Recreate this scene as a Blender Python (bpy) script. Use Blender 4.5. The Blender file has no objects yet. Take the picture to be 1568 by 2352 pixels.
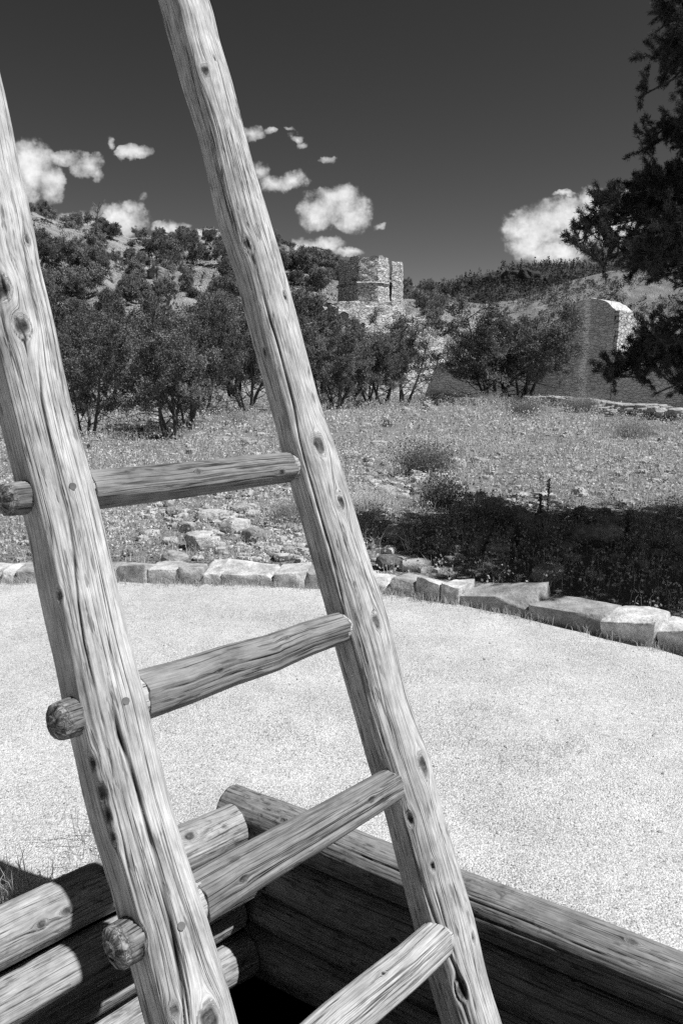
import bpy, math, random
import numpy as np
R_=math.radians
rng=np.random.default_rng(7); random.seed(7)
scn=bpy.context.scene; COL=scn.collection

# ------------------------------------------------------------------ camera
H=1.65; PITCH=9.65; F_=1829.0; CX,CY=784.0,1176.0
cam=bpy.data.cameras.new("camera"); camo=bpy.data.objects.new("camera",cam); COL.objects.link(camo)
cam.lens=28; cam.sensor_width=36; cam.clip_start=.05; cam.clip_end=6000
camo.location=(0,0,H); camo.rotation_euler=(R_(90-PITCH),0,0)
scn.camera=camo
sp,cp=math.sin(R_(PITCH)),math.cos(R_(PITCH))
AR=np.array([1,0,0.]);AF=np.array([0,cp,-sp]);AU=np.array([0,sp,cp]);CAM=np.array([0,0,H])
def ray(x,y): return AR*((x-CX)/F_)-AU*((y-CY)/F_)+AF
def at(x,y,d): return CAM+ray(x,y)*d             # a measured direction and distance -> a point of the place
def aty(x,y,Y):
    r=ray(x,y); return CAM+r*(Y/r[1])
def gnd(x,y,z=0):
    r=ray(x,y); return CAM+r*((z-H)/r[2])
def proj(P):
    q=np.asarray(P)-CAM; d=q@AF; return CX+F_*(q@AR)/d, CY-F_*(q@AU)/d

# ------------------------------------------------------------------ sun, sky, exposure
SUN_AZ,SUN_EL=14.5,57.0
S=np.array([math.cos(R_(SUN_AZ))*math.cos(R_(SUN_EL)),-math.sin(R_(SUN_AZ))*math.cos(R_(SUN_EL)),math.sin(R_(SUN_EL))])
sun=bpy.data.lights.new("sun",'SUN'); sun.energy=4.6; sun.angle=R_(.53); sun.color=(1,1,1)
suno=bpy.data.objects.new("sun",sun); COL.objects.link(suno); suno.location=(20,-7,30)
from mathutils import Vector, Matrix
suno.rotation_euler=Vector(S).to_track_quat('Z','Y').to_euler()
scn.view_settings.view_transform='Standard'; scn.view_settings.look='None'
scn.view_settings.exposure=0.25; scn.view_settings.gamma=1
scn.render.film_transparent=False
scn.cycles.max_bounces=6; scn.cycles.use_denoising=False

class NT:
    def __init__(s,t): s.t=t
    def n(s,ty,inp=None,**kw):
        nd=s.t.nodes.new(ty)
        for k,v in kw.items(): setattr(nd,k,v)
        for k,v in (inp or {}).items():
            if hasattr(v,'is_output') : s.t.links.new(v,nd.inputs[k])
            else: nd.inputs[k].default_value=v
        return nd
    def m(s,op,a,b=0.0,c=0.0,clamp=False): return s.n('ShaderNodeMath',{0:a,1:b,2:c},operation=op,use_clamp=clamp).outputs[0]
    def v(s,op,a,b=(0,0,0)):
        nd=s.n('ShaderNodeVectorMath',{0:a,1:b},operation=op)
        return nd.outputs[1] if op in('LENGTH','DISTANCE','DOT_PRODUCT') else nd.outputs[0]
    def mapr(s,x,a,b,c=0.,d=1.,smooth=False):
        return s.n('ShaderNodeMapRange',{0:x,1:a,2:b,3:c,4:d},clamp=True,interpolation_type='SMOOTHSTEP' if smooth else 'LINEAR').outputs[0]
    def noise(s,vec,scale,detail=4,rough=.55,dim='3D'):
        return s.n('ShaderNodeTexNoise',{'Vector':vec,'Scale':scale,'Detail':detail,'Roughness':rough},noise_dimensions=dim).outputs[0]
    def mix(s,f,a,b):
        nd=s.n('ShaderNodeMix',{0:f},data_type='FLOAT')
        for i,x in ((2,a),(3,b)):
            if hasattr(x,'is_output'): s.t.links.new(x,nd.inputs[i])
            else: nd.inputs[i].default_value=x
        return nd.outputs[0]
    def vec(s,x,y,z): return s.n('ShaderNodeCombineXYZ',{0:x,1:y,2:z}).outputs[0]

w=bpy.data.worlds.new("World"); scn.world=w; w.use_nodes=True
T=NT(w.node_tree); w.node_tree.nodes.clear()
sky=T.n('ShaderNodeTexSky',sky_type='NISHITA',sun_disc=False,sun_elevation=R_(SUN_EL),sun_rotation=math.atan2(S[0],S[1]),altitude=1900,air_density=1.0,dust_density=.3,ozone_density=1.0)
sep=T.n('ShaderNodeSeparateColor',{0:sky.outputs[0]})
red=sep.outputs[0]                                  # a black and white photograph taken through a red filter
dirn=T.n('ShaderNodeTexCoord').outputs['Generated']
sx=T.n('ShaderNodeSeparateXYZ',{0:dirn})
yy=T.m('MAXIMUM',sx.outputs[1],.05)
u=T.m('DIVIDE',sx.outputs[0],yy); v=T.m('DIVIDE',sx.outputs[2],yy)
uv=T.vec(u,v,0.0)
def uvp(x,y):
    r=ray(x,y); return r[0]/r[1],r[2]/r[1]
# every cloud is a few lobes: pixel-measured centre and half sizes turned into directions
LOBES=[(70,385,62,50,1),(40,430,45,38,1),(115,415,38,45,1),(150,362,45,14,.75),(205,380,34,22,.8),(225,398,14,20,.7),(308,352,36,15,1),
 (180,505,55,22,1),(270,510,70,35,1),(300,480,25,16,.8),(320,458,14,10,.6),(395,525,40,14,.9),(255,332,12,14,.4),
 (580,306,24,18,.75),(622,303,16,8,.6),(675,320,18,12,.7),(665,298,12,7,.55),(690,338,16,9,.6),(600,400,22,22,.8),(630,425,34,20,.75),(672,415,34,20,.7),(580,385,18,10,.7),
 (757,367,20,8,.6),(770,480,72,40,1),(730,490,46,36,1),(805,500,42,34,1),(775,450,50,24,1),(870,518,18,8,.6),(720,568,62,22,1),(800,584,32,9,.8),
 (1235,530,80,48,1),(1300,500,85,40,1),(1200,575,45,24,1),(1270,582,80,26,1),(1360,475,45,30,1),(1420,480,60,34,1),(1290,447,26,6,.75),(1183,494,12,7,.55),(1390,520,80,45,1),(1260,510,70,42,1),(1330,530,80,50,1),(1215,560,40,30,1),(1360,465,40,28,1),
 (-60,420,60,50,1),(1700,430,120,40,1),(-330,520,130,45,1)]
warp=T.n('ShaderNodeTexNoise',{'Vector':uv,'Scale':26.,'Detail':5.,'Roughness':.6})
wv=T.v('MULTIPLY',T.v('SUBTRACT',warp.outputs[1],(.5,.5,.5)),(.034,.028,0))
uvw=T.v('ADD',uv,wv)
mask=None; hgt=None
for (x,y,a,b,k) in LOBES:
    c=uvp(x,y); k2=1.0/F_
    d=T.v('LENGTH',T.v('MULTIPLY',T.v('SUBTRACT',uvw,(c[0],c[1],0)),(1/(a*1.3*k2),1/(b*1.3*k2),0)))
    mm=T.m('MULTIPLY',T.m('SUBTRACT',1.0,d,clamp=True),k)
    mask=mm if mask is None else T.m('MAXIMUM',mask,mm)
fine=T.noise(uv,44.,9,.64)
dens=T.m('ADD',mask,T.m('MULTIPLY',T.m('MULTIPLY',T.m('SUBTRACT',fine,.5),.75),T.mapr(mask,.0,.18)))
alpha=T.mapr(dens,.09,.33,smooth=True)
core=T.mapr(dens,.2,.85,smooth=True)
sh=T.noise(T.v('ADD',uv,(.013,.014,0)),30.,5,.55)
lum=T.m('ADD',T.mix(core,.30,.66),T.m('MULTIPLY',T.m('SUBTRACT',fine,sh),.8))
skyv=T.m('MULTIPLY',T.m('POWER',T.m('MULTIPLY',red,.052),1.6),2.75)   # the filter's contrast
tot=T.mix(T.m('MULTIPLY',alpha,.94),skyv,lum)
bg=T.n('ShaderNodeBackground',{'Strength':1.0})
rgb=T.n('ShaderNodeCombineColor',{0:tot,1:tot,2:tot}); T.t.links.new(rgb.outputs[0],bg.inputs[0])
out=T.n('ShaderNodeOutputWorld'); T.t.links.new(bg.outputs[0],out.inputs[0])

# ------------------------------------------------------------------ helpers
def nrm(a): a=np.asarray(a,float); return a/np.linalg.norm(a,axis=-1,keepdims=True)
def hashv(ix,iy,iz,seed):
    h=(ix.astype(np.int64)*374761393+iy.astype(np.int64)*668265263+iz.astype(np.int64)*2147483647+seed*974711)&0xffffffff
    h=((h^(h>>13))*1274126177)&0xffffffff; h=h^(h>>16)
    return (h&0xffff)/65535.0
def vnoise(P,seed=0):
    P=np.asarray(P,float); i=np.floor(P); fr=P-i; fr=fr*fr*(3-2*fr); i=i.astype(np.int64); o=0
    for dx in(0,1):
        for dy in(0,1):
            for dz in(0,1):
                wgt=(fr[...,0] if dx else 1-fr[...,0])*(fr[...,1] if dy else 1-fr[...,1])*(fr[...,2] if dz else 1-fr[...,2])
                o=o+wgt*hashv(i[...,0]+dx,i[...,1]+dy,i[...,2]+dz,seed)
    return o*2-1
def fbm(P,seed=0,oct=4,g=.5):
    P=np.asarray(P,float); o=0;a=1;s=0
    for k in range(oct): o=o+a*vnoise(P*2**k,seed+k*17); s+=a; a*=g
    return o/s
def sm(t): t=np.clip(t,0,1); return t*t*(3-2*t)
def put(name,me,parent=None):
    o=bpy.data.objects.new(name,me); COL.objects.link(o)
    if parent: o.parent=parent
    return o
def mk(name,V,faces,mat,parent=None,smooth=True,attrs=None):
    """one mesh object from vertex array V and a list of face arrays (each n x k)"""
    if not isinstance(faces,list): faces=[faces]
    V=np.asarray(V,np.float32); me=bpy.data.meshes.new(name); me.vertices.add(len(V)); me.vertices.foreach_set('co',V.ravel())
    faces=[np.asarray(f,np.int32) for f in faces if len(f)]
    lp=np.concatenate([f.ravel() for f in faces]); tot=np.concatenate([np.full(len(f),f.shape[1],np.int32) for f in faces])
    st=np.concatenate([[0],np.cumsum(tot)[:-1]]).astype(np.int32)
    me.loops.add(len(lp)); me.loops.foreach_set('vertex_index',lp); me.polygons.add(len(tot)); me.polygons.foreach_set('loop_start',st)
    try: me.polygons.foreach_set('loop_total',tot)
    except Exception: pass
    me.polygons.foreach_set('use_smooth',np.full(len(tot),smooth))
    for k,a in (attrs or {}).items():
        a=np.asarray(a,np.float32)
        if a.ndim==1: at_=me.attributes.new(k,'FLOAT','POINT'); at_.data.foreach_set('value',a)
        else: at_=me.attributes.new(k,'FLOAT_VECTOR','POINT'); at_.data.foreach_set('vector',a.ravel())
    me.materials.append(mat); me.update(); me.validate()
    return put(name,me,parent)
def tag(o,label=None,cat=None,group=None,kind=None):
    if label: o['label']=label
    if cat: o['category']=cat
    if group: o['group']=group
    if kind: o['kind']=kind
    return o
def empty(name,loc=(0,0,0),rz=0):
    o=bpy.data.objects.new(name,None); COL.objects.link(o); o.location=loc; o.rotation_euler=(0,0,rz); return o
def copy_tree(root,loc,rz,sc):
    r=root.copy(); COL.objects.link(r); r.location=loc; r.rotation_euler=(0,0,rz); r.scale=sc
    for ch in list(root.children):
        c=ch.copy(); COL.objects.link(c); c.parent=r
        for g in list(ch.children):
            d=g.copy(); COL.objects.link(d); d.parent=c
    return r
class MB:
    def __init__(s): s.V=[];s.F={};s.n=0;s.A={}
    def add(s,V,F,**A):
        V=np.asarray(V,float)
        for f in (F if isinstance(F,list) and not isinstance(F[0],list) else [F]):
            f=np.asarray(f)
            if len(f): s.F.setdefault(f.shape[1],[]).append(f+s.n)
        s.V.append(V); s.n+=len(V)
        for k,a in A.items(): s.A.setdefault(k,[]).append(np.broadcast_to(np.asarray(a,float),(len(V),)) if np.ndim(a)<2 else a)
    def build(s,name,mat,parent=None,smooth=True):
        return mk(name,np.concatenate(s.V),[np.concatenate(f) for f in s.F.values()],mat,parent,smooth,{k:np.concatenate(a) for k,a in s.A.items()})
def frames(P):
    P=np.asarray(P,float); t=np.gradient(P,axis=0); t=nrm(t); a=np.array([0,0,1.]) if abs(t[0][2])<.9 else np.array([1.,0,0])
    n=nrm(np.cross(t[0],a)); N=[]
    for k in range(len(P)):
        n=n-t[k]*(n@t[k]); n=n/np.linalg.norm(n); N.append(n)
    N=np.array(N); return t,N,np.cross(t,N)
def tube(P,r,seg=6):
    P=np.asarray(P,float); t,N,B=frames(P); r=np.broadcast_to(np.asarray(r,float),(len(P),)); th=np.linspace(0,2*np.pi,seg,endpoint=False)
    V=P[:,None]+r[:,None,None]*(np.cos(th)[None,:,None]*N[:,None]+np.sin(th)[None,:,None]*B[:,None]); V=V.reshape(-1,3)
    i=np.arange(len(P)-1)[:,None]*seg; j=np.arange(seg)[None]; k=(j+1)%seg
    Fq=np.stack([i+j,i+k,i+seg+k,i+seg+j],-1).reshape(-1,4)
    return V,Fq
def grid_faces(n,m):
    i=np.arange(n-1)[:,None]*m; j=np.arange(m-1)[None]
    return np.stack([i+j,i+j+1,i+m+j+1,i+m+j],-1).reshape(-1,4)

# ------------------------------------------------------------------ materials
def bsdf(T,val,rough=.85,bump=None,bdist=.01,bstr=1.0,spec=.2,trans=None):
    c=T.n('ShaderNodeCombineColor')
    for i in range(3):
        if hasattr(val,'is_output'): T.t.links.new(val,c.inputs[i])
        else: c.inputs[i].default_value=val
    p=T.n('ShaderNodeBsdfPrincipled',{'Base Color':c.outputs[0],'Roughness':rough,'Specular IOR Level':spec})
    if bump is not None:
        b=T.n('ShaderNodeBump',{'Height':bump,'Distance':bdist,'Strength':bstr}); T.t.links.new(b.outputs[0],p.inputs['Normal'])
    o=T.n('ShaderNodeOutputMaterial'); sh=p.outputs[0]
    if trans:
        tr=T.n('ShaderNodeBsdfTranslucent'); T.t.links.new(c.outputs[0],tr.inputs[0])
        mx=T.n('ShaderNodeMixShader',{0:trans,1:sh,2:tr.outputs[0]}); sh=mx.outputs[0]
    T.t.links.new(sh,o.inputs[0])
def newmat(name):
    m=bpy.data.materials.new(name); m.use_nodes=True; m.node_tree.nodes.clear(); return m,NT(m.node_tree)
def attr(T,name,vec=False):
    a=T.n('ShaderNodeAttribute',attribute_name=name); return a.outputs['Vector'] if vec else a.outputs['Fac']
def wood(name,lo,hi,dash=.6,spot=0.0,bd=.004):
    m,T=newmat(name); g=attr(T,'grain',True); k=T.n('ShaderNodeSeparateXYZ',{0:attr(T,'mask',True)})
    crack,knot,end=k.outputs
    fib=T.noise(T.v('MULTIPLY',g,(230,11.,30)),1.,6,.65)
    band=T.noise(T.v('MULTIPLY',g,(24,3.2,10)),1.,5,.65)
    mot=T.noise(T.v('MULTIPLY',g,(18,11,9)),1.,6,.65)
    dn=T.noise(T.v('MULTIPLY',g,(95,15.0,20)),1.,3,.5)
    dm=T.noise(T.v('MULTIPLY',T.v('ADD',g,(3.1,1.7,0)),(13,2.2,4)),1.,2,.5)
    dsh=T.m('MULTIPLY',T.mapr(dn,.56,.66,smooth=True),T.mapr(dm,.42,.58,smooth=True))
    fine=T.noise(T.v('MULTIPLY',T.v('ADD',g,(1.7,.9,0)),(380,16.,30)),1.,3,.6)
    h1=T.noise(T.v('MULTIPLY',T.v('ADD',g,(7.3,.4,0)),(64,.75,6)),1.,4,.45); h2=T.noise(T.v('MULTIPLY',T.v('ADD',g,(2.3,3.4,0)),(120,1.6,9)),1.,3,.5)
    hair=T.m('MAXIMUM',T.m('SUBTRACT',1.,T.mapr(T.m('ABSOLUTE',T.m('SUBTRACT',h1,.47)),.003,.014)),T.m('MULTIPLY',T.mapr(h2,.64,.70),.6))
    f=T.m('ADD',T.m('MULTIPLY',fib,.36),T.m('ADD',T.m('MULTIPLY',band,.34),T.m('MULTIPLY',mot,.55)))
    col=T.mix(T.mapr(f,.46,.78),lo,hi)
    col=T.m('MULTIPLY',col,T.mapr(fine,.36,.58,.72,1.05))
    col=T.m('MULTIPLY',col,T.m('SUBTRACT',1.0,T.m('MULTIPLY',dsh,dash)))
    col=T.m('MULTIPLY',col,T.m('SUBTRACT',1.0,T.m('MULTIPLY',hair,.8)))
    if spot:
        sn=T.noise(T.v('MULTIPLY',g,(55,28,20)),1.,4,.6); sm_=T.noise(T.v('MULTIPLY',g,(7,3,5)),1.,2,.5)
        col=T.m('MULTIPLY',col,T.m('SUBTRACT',1.0,T.m('MULTIPLY',T.m('MULTIPLY',T.mapr(sn,.52,.66),T.mapr(sm_,.45,.62)),spot)))
    rings=T.noise(T.vec(T.m('MULTIPLY',T.n('ShaderNodeSeparateXYZ',{0:g}).outputs[2],9.),0.,0.),3.,3,.6)
    kc=T.m('MULTIPLY',T.mix(T.mapr(rings,.35,.65),.03,.26),T.mapr(T.noise(T.v('MULTIPLY',g,(90,60,0)),1.,4,.6),.35,.6,.25,1.))
    col=T.mix(T.mapr(knot,.3,1.0),col,kc)
    er=T.noise(T.v('MULTIPLY',g,(60,60,38)),1.,5,.65); e1=T.noise(T.v('MULTIPLY',g,(45,150,60)),1.,3,.5); e2=T.noise(T.v('MULTIPLY',T.v('ADD',g,(5.,2.,1.)),(120,40,60)),1.,3,.5)
    ln_=lambda q:T.mapr(T.m('ABSOLUTE',T.m('SUBTRACT',q,.5)),.0,.05)
    ev=T.m('MULTIPLY',ln_(e1),ln_(e2))
    chk=T.mapr(ev,.0,.7); col=T.mix(end,col,T.m('MULTIPLY',T.mix(T.mapr(er,.36,.64),.06,.44),T.m('ADD',.25,T.m('MULTIPLY',chk,.75))))
    col=T.mix(T.mapr(crack,.15,.9),col,.02)  # crack fill: dirt, plus the groove's shade put into the colour
    bh=T.m('SUBTRACT',T.m('ADD',T.m('MULTIPLY',T.m('MULTIPLY',end,chk),.5),T.m('ADD',T.m('MULTIPLY',fib,.55),T.m('MULTIPLY',band,.5))),T.m('ADD',T.m('MULTIPLY',dsh,.7),T.m('MULTIPLY',hair,.35)))
    bsdf(T,col,.82,bh,bd*.55,.7,.15); return m
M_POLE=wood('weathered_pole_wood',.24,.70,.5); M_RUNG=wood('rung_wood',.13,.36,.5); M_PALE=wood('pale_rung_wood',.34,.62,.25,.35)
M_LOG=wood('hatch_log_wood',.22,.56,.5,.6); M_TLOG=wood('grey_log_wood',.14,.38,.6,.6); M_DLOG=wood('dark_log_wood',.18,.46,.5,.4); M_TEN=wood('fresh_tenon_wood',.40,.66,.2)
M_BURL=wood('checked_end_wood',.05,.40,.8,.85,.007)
def mat_gravel():
    m,T=newmat('gravel'); P=T.n('ShaderNodeNewGeometry').outputs['Position']
    v1=T.n('ShaderNodeTexVoronoi',{'Vector':P,'Scale':165.,'Randomness':1.}); v2=T.n('ShaderNodeTexVoronoi',{'Vector':P,'Scale':125.})
    n=T.noise(P,1.1,5,.6); n2=T.noise(P,260.,2); n3=T.noise(P,9.,4,.6)
    cv=T.n('ShaderNodeSeparateColor',{0:v1.outputs['Color']}).outputs[0]
    c=T.m('ADD',T.mix(cv,.37,.75),T.m('MULTIPLY',T.m('SUBTRACT',n,.5),.42)); c=T.m('ADD',c,T.m('MULTIPLY',T.m('SUBTRACT',n3,.5),.22))
    dk=T.mapr(T.n('ShaderNodeSeparateColor',{0:v2.outputs['Color']}).outputs[1],.95,.98); c=T.m('MULTIPLY',c,T.m('SUBTRACT',1.,T.m('MULTIPLY',dk,.45)))
    h=T.m('ADD',T.m('SUBTRACT',1.,v1.outputs['Distance']),T.m('MULTIPLY',T.m('SUBTRACT',1.,v2.outputs['Distance']),1.4))
    pt=T.mapr(T.noise(T.v('ADD',P,(5.,2.,0.)),1.7,4,.6),.42,.62,.6,1.); bsdf(T,c,.95,T.m('MULTIPLY',h,pt),.004,1.0,.1); return m
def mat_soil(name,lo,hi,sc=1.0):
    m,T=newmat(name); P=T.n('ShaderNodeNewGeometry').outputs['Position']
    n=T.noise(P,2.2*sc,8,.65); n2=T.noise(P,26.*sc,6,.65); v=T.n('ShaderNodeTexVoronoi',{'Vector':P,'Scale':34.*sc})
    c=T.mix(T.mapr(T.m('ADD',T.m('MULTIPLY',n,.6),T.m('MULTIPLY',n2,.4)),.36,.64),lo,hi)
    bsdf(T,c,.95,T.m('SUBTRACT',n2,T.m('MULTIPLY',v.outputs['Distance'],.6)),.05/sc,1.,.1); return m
def mat_stone(name,lo,hi,sc=4.,bd=.03):
    m,T=newmat(name); P=T.n('ShaderNodeTexCoord').outputs['Object']
    oi=T.n('ShaderNodeObjectInfo').outputs['Random']; P=T.v('ADD',P,T.vec(T.m('MULTIPLY',oi,37.),T.m('MULTIPLY',oi,11.),0.))
    n=T.noise(P,sc,8,.62); n2=T.noise(P,sc*7,5,.6); cr=T.n('ShaderNodeTexVoronoi',{'Vector':T.v('ADD',P,T.v('MULTIPLY',T.n('ShaderNodeTexNoise',{'Vector':P,'Scale':sc*2}).outputs[1],(.2,.2,.2))),'Scale':sc*1.4},feature='DISTANCE_TO_EDGE').outputs[0]
    c=T.mix(T.mapr(T.m('ADD',T.m('MULTIPLY',n,.65),T.m('MULTIPLY',n2,.35)),.34,.66),lo,hi)
    c=T.m('MULTIPLY',c,T.m('ADD',.62,T.m('MULTIPLY',oi,.6))); st=T.noise(T.v('ADD',P,(9.,3.,1.)),sc*.6,5,.65); c=T.m('MULTIPLY',c,T.mapr(st,.36,.52,.62,1.))
    h=T.m('ADD',n,T.m('MULTIPLY',n2,.35))
    bsdf(T,c,.9,h,bd,.9,.15); return m
def mat_masonry(name,lo,hi,sc=3.2,mort=.6,bd=.12,streak=None):
    m,T=newmat(name); P=T.n('ShaderNodeNewGeometry').outputs['Position']
    wp=T.v('MULTIPLY',T.v('SUBTRACT',T.n('ShaderNodeTexNoise',{'Vector':P,'Scale':1.6,'Detail':3.}).outputs[1],(.5,.5,.5)),(.35,.35,.28))
    Q=T.v('MULTIPLY',T.v('ADD',P,wp),(1.,1.,2.6))
    v=T.n('ShaderNodeTexVoronoi',{'Vector':Q,'Scale':sc}); e=T.n('ShaderNodeTexVoronoi',{'Vector':Q,'Scale':sc},feature='DISTANCE_TO_EDGE').outputs[0]
    cv=T.n('ShaderNodeSeparateColor',{0:v.outputs['Color']}).outputs[0]; n=T.noise(P,.5,5,.6); n2=T.noise(P,9.,5,.6)
    c=T.mix(T.m('ADD',T.m('MULTIPLY',cv,.5),T.m('MULTIPLY',n2,.5)),lo,hi); c=T.m('MULTIPLY',c,T.mapr(n,.3,.7,.72,1.15))
    joint=T.mapr(e,0.,.07); c=T.m('MULTIPLY',c,T.mix(joint,mort,1.))
    if streak:      # a paler vertical streak down the wall
        d=T.v('DOT_PRODUCT',T.v('SUBTRACT',P,streak[0]),streak[1]); nn=T.noise(P,.9,4,.6)
        s=T.m('SUBTRACT',1.,T.mapr(T.m('ABSOLUTE',T.m('ADD',d,T.m('MULTIPLY',T.m('SUBTRACT',nn,.5),.5))),.06,.32,smooth=True))
        c=T.m('MULTIPLY',c,T.m('ADD',1.,T.m('MULTIPLY',s,.6)))
    h=T.m('ADD',T.m('MULTIPLY',joint,.6),T.m('ADD',T.m('MULTIPLY',cv,.5),T.m('MULTIPLY',n2,.4)))
    bsdf(T,c,.95,h,bd,1.,.1); return m
def mat_leaf(name,lo,hi,trans=.25):
    m,T=newmat(name); t=attr(T,'tone'); oi=T.n('ShaderNodeObjectInfo').outputs['Random']
    c=T.m('MULTIPLY',T.mix(t,lo,hi),T.m('ADD',.6,T.m('MULTIPLY',oi,.8)))
    bsdf(T,c,.8,None,0,0,.15,trans); return m
def mat_bark(name,lo,hi):
    m,T=newmat(name); P=T.n('ShaderNodeTexCoord').outputs['Object']
    n=T.noise(T.v('MULTIPLY',P,(40,40,7)),1.,5,.65); bsdf(T,T.mix(T.mapr(n,.35,.65),lo,hi),.95,n,.02,1.,.1); return m
M_GRAVEL=mat_gravel(); M_PEB=mat_stone('pebble_stone',.4,.75,30.,.003); M_SOIL=mat_soil('field_soil',.15,.42)
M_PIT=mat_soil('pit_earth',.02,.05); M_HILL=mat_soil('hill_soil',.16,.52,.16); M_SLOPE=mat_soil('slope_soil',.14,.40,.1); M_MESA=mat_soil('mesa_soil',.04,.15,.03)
M_KERB=mat_stone('kerb_stone',.28,.80,7.,.03); M_ROCK=mat_stone('field_rock',.30,.66,6.,.02); M_DROCK=mat_stone('dark_field_rock',.10,.28,6.,.02)
M_MAS=mat_masonry('rubble_masonry',.40,.86,2.3,.38,.2); M_GRASS=mat_leaf('dry_grass',.20,.66,.35); M_BRUSH=mat_leaf('dry_brush',.14,.46,.3)
M_JUN=mat_leaf('juniper_leaf',.07,.27,.2); M_HJUN=mat_leaf('hill_juniper_leaf',.08,.30,.2); M_PIN=mat_leaf('pine_needle',.03,.20,.2)
M_FOR=mat_leaf('far_forest_leaf',.03,.09,.1); M_BARK=mat_bark('juniper_bark',.04,.17); M_PBARK=mat_bark('pine_bark',.03,.12)
m,T=newmat('peg_wood'); bsdf(T,.17,.9); M_PEG=m
m,T=newmat('lead_grey_wood'); bsdf(T,T.mix(T.noise(T.n('ShaderNodeTexCoord').outputs['Object'],8.,5),.1,.3),.9); M_SNAG=m

# ------------------------------------------------------------------ wood members
def member(name,path,rad,mat,parent=None,seed=1,nth=160,nv=400,knots=(),cracks=(),toward=None,rough=.035,ends=(False,False),micro=14,taper=(0,0),disp=1.0,endmask=0.,facets=()):
    """a round timber along PATH; grain coordinates flow round the knots; cracks are grooves. knots: (s,v,a,depth); cracks: ([(v,s)..],width,depth)"""
    path=np.asarray(path,float); rad=np.asarray(rad,float); L=np.concatenate([[0],np.cumsum(np.linalg.norm(np.diff(path,axis=0),axis=1))]); tot=L[-1]
    vs=np.linspace(0,tot,nv); C=np.stack([np.interp(vs,L,path[:,k]) for k in range(3)],1); r0=np.interp(vs,L,rad)
    for _ in range(max(3,nv//24)):
        C[1:-1]=(C[:-2]+2*C[1:-1]+C[2:])/4; r0[1:-1]=(r0[:-2]+2*r0[1:-1]+r0[2:])/4
    t=nrm(np.gradient(C,axis=0)); tw=(CAM if toward is None else np.asarray(toward,float))-C
    N=nrm(tw-t*np.sum(tw*t,1,keepdims=True)); B=np.cross(t,N)
    th=np.linspace(-np.pi,np.pi,nth+1)[:-1]; rm=r0.mean()
    TH,VV=np.meshgrid(th,vs); SS=TH*rm
    rr=np.repeat(r0[:,None],nth,1)
    q=np.stack([np.cos(TH)*1.1+seed*3.3,np.sin(TH)*1.1,VV*3.0],-1); rr*=1+rough*fbm(q,seed,3)*1.3
    q=np.stack([np.cos(TH)*6,np.sin(TH)*6+seed*7,VV*5.0],-1); rr+=.0022*disp*fbm(q,seed+5,3)*(rm/.07)
    q=np.stack([np.cos(TH)*17,np.sin(TH)*17+seed*9,VV*4.0],-1); rr+=.0012*disp*fbm(q,seed+9,2)*(rm/.07)
    for th0,hw,wob in facets:        # hewn flats along the timber
        ww=th0+wob*fbm(np.stack([vs*2.5,vs*0+seed,vs*0],-1),seed+21,3)[:,None]; a_=np.clip(np.abs(TH-ww),0,1.3); lim=np.cos(hw)/np.cos(a_)
        rr=np.minimum(rr,r0[:,None]*np.where(a_<1.25,lim,9)+.0015*fbm(np.stack([TH*5,VV*3,TH*0+seed],-1),seed+22,2))
    SG=SS.copy(); knot=np.zeros_like(SS); rho=np.zeros_like(SS); crack=np.zeros_like(SS)
    for (s0,v0,a,dep) in knots:
        ds=SS-s0; dv=(VV-v0)*.55; d2=ds**2+dv**2
        SG-=ds*np.minimum(a*a*1.1/np.maximum(d2,a*a*.5),1.4)*np.exp(-d2/(a*a*22))
        d=np.sqrt(ds**2+((VV-v0)*.7)**2)/a; d=d+.55*fbm(np.stack([ds/a*1.3,dv/a*1.3,ds*0+seed],-1),seed+31,3)
        knot=np.maximum(knot,1-sm((d-.6)/.6)); rho=np.where(d<2,d,rho)
        rr+=.3*abs(dep)*np.exp(-((d-1.5)/.9)**2)-dep*np.exp(-(d/.8)**2)
    r_=np.random.default_rng(seed+100); cl=list(cracks)
    for _ in range(micro):
        v0=r_.uniform(0,tot); ln=r_.uniform(.12,.5); s0=r_.uniform(-2.2,2.2)*rm
        cl.append(([(v0,s0),(v0+ln,s0+r_.uniform(-.004,.004))],r_.uniform(.0009,.0018),r_.uniform(.001,.003)))
    for pts,wd,dep in cl:
        pts=sorted(pts); pv=[p[0] for p in pts]; ps=[p[1] for p in pts]
        sc=np.interp(vs,pv,ps)+.0035*fbm(np.stack([vs*9,vs*0+seed,vs*0+ps[0]*50],-1),seed+3,3)
        tp=sm((vs-pv[0])/.05)*sm((pv[-1]-vs)/.05)*(.65+.5*fbm(np.stack([vs*14,vs*0,vs*0+ps[0]*90],-1),seed+4,2))
        g=np.exp(-((SG-sc[:,None])/np.maximum(wd,.55*rm*2*np.pi/nth))**2)*np.clip(tp,0,1.2)[:,None]
        crack=np.maximum(crack,g); rr-=dep*g
    for e,lng in ((0,taper[0]),(1,taper[1])):
        if lng:
            x=(vs if e==0 else tot-vs)/lng; rr*=np.where(x<1,np.sqrt(np.clip(1-(1-x)**2*.72,.05,1)),1)[:,None]
    V=C[:,None]+rr[...,None]*(np.cos(TH)[...,None]*N[:,None]+np.sin(TH)[...,None]*B[:,None])
    i=np.arange(nv-1)[:,None]*nth; j=np.arange(nth)[None]; k=(j+1)%nth
    Fq=np.stack([i+j,i+k,i+nth+k,i+nth+j],-1).reshape(-1,4)
    grain=np.stack([SG,VV+seed*3.7,np.where(knot>.02,rho,seed*1.0)],-1); msk=np.stack([crack,knot,(1-sm((VV-endmask)/.02) if endmask else np.zeros_like(SS))],-1)
    Vl=[V.reshape(-1,3)];G=[grain.reshape(-1,3)];K=[msk.reshape(-1,3)];FF=[Fq];TR=[]
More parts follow.
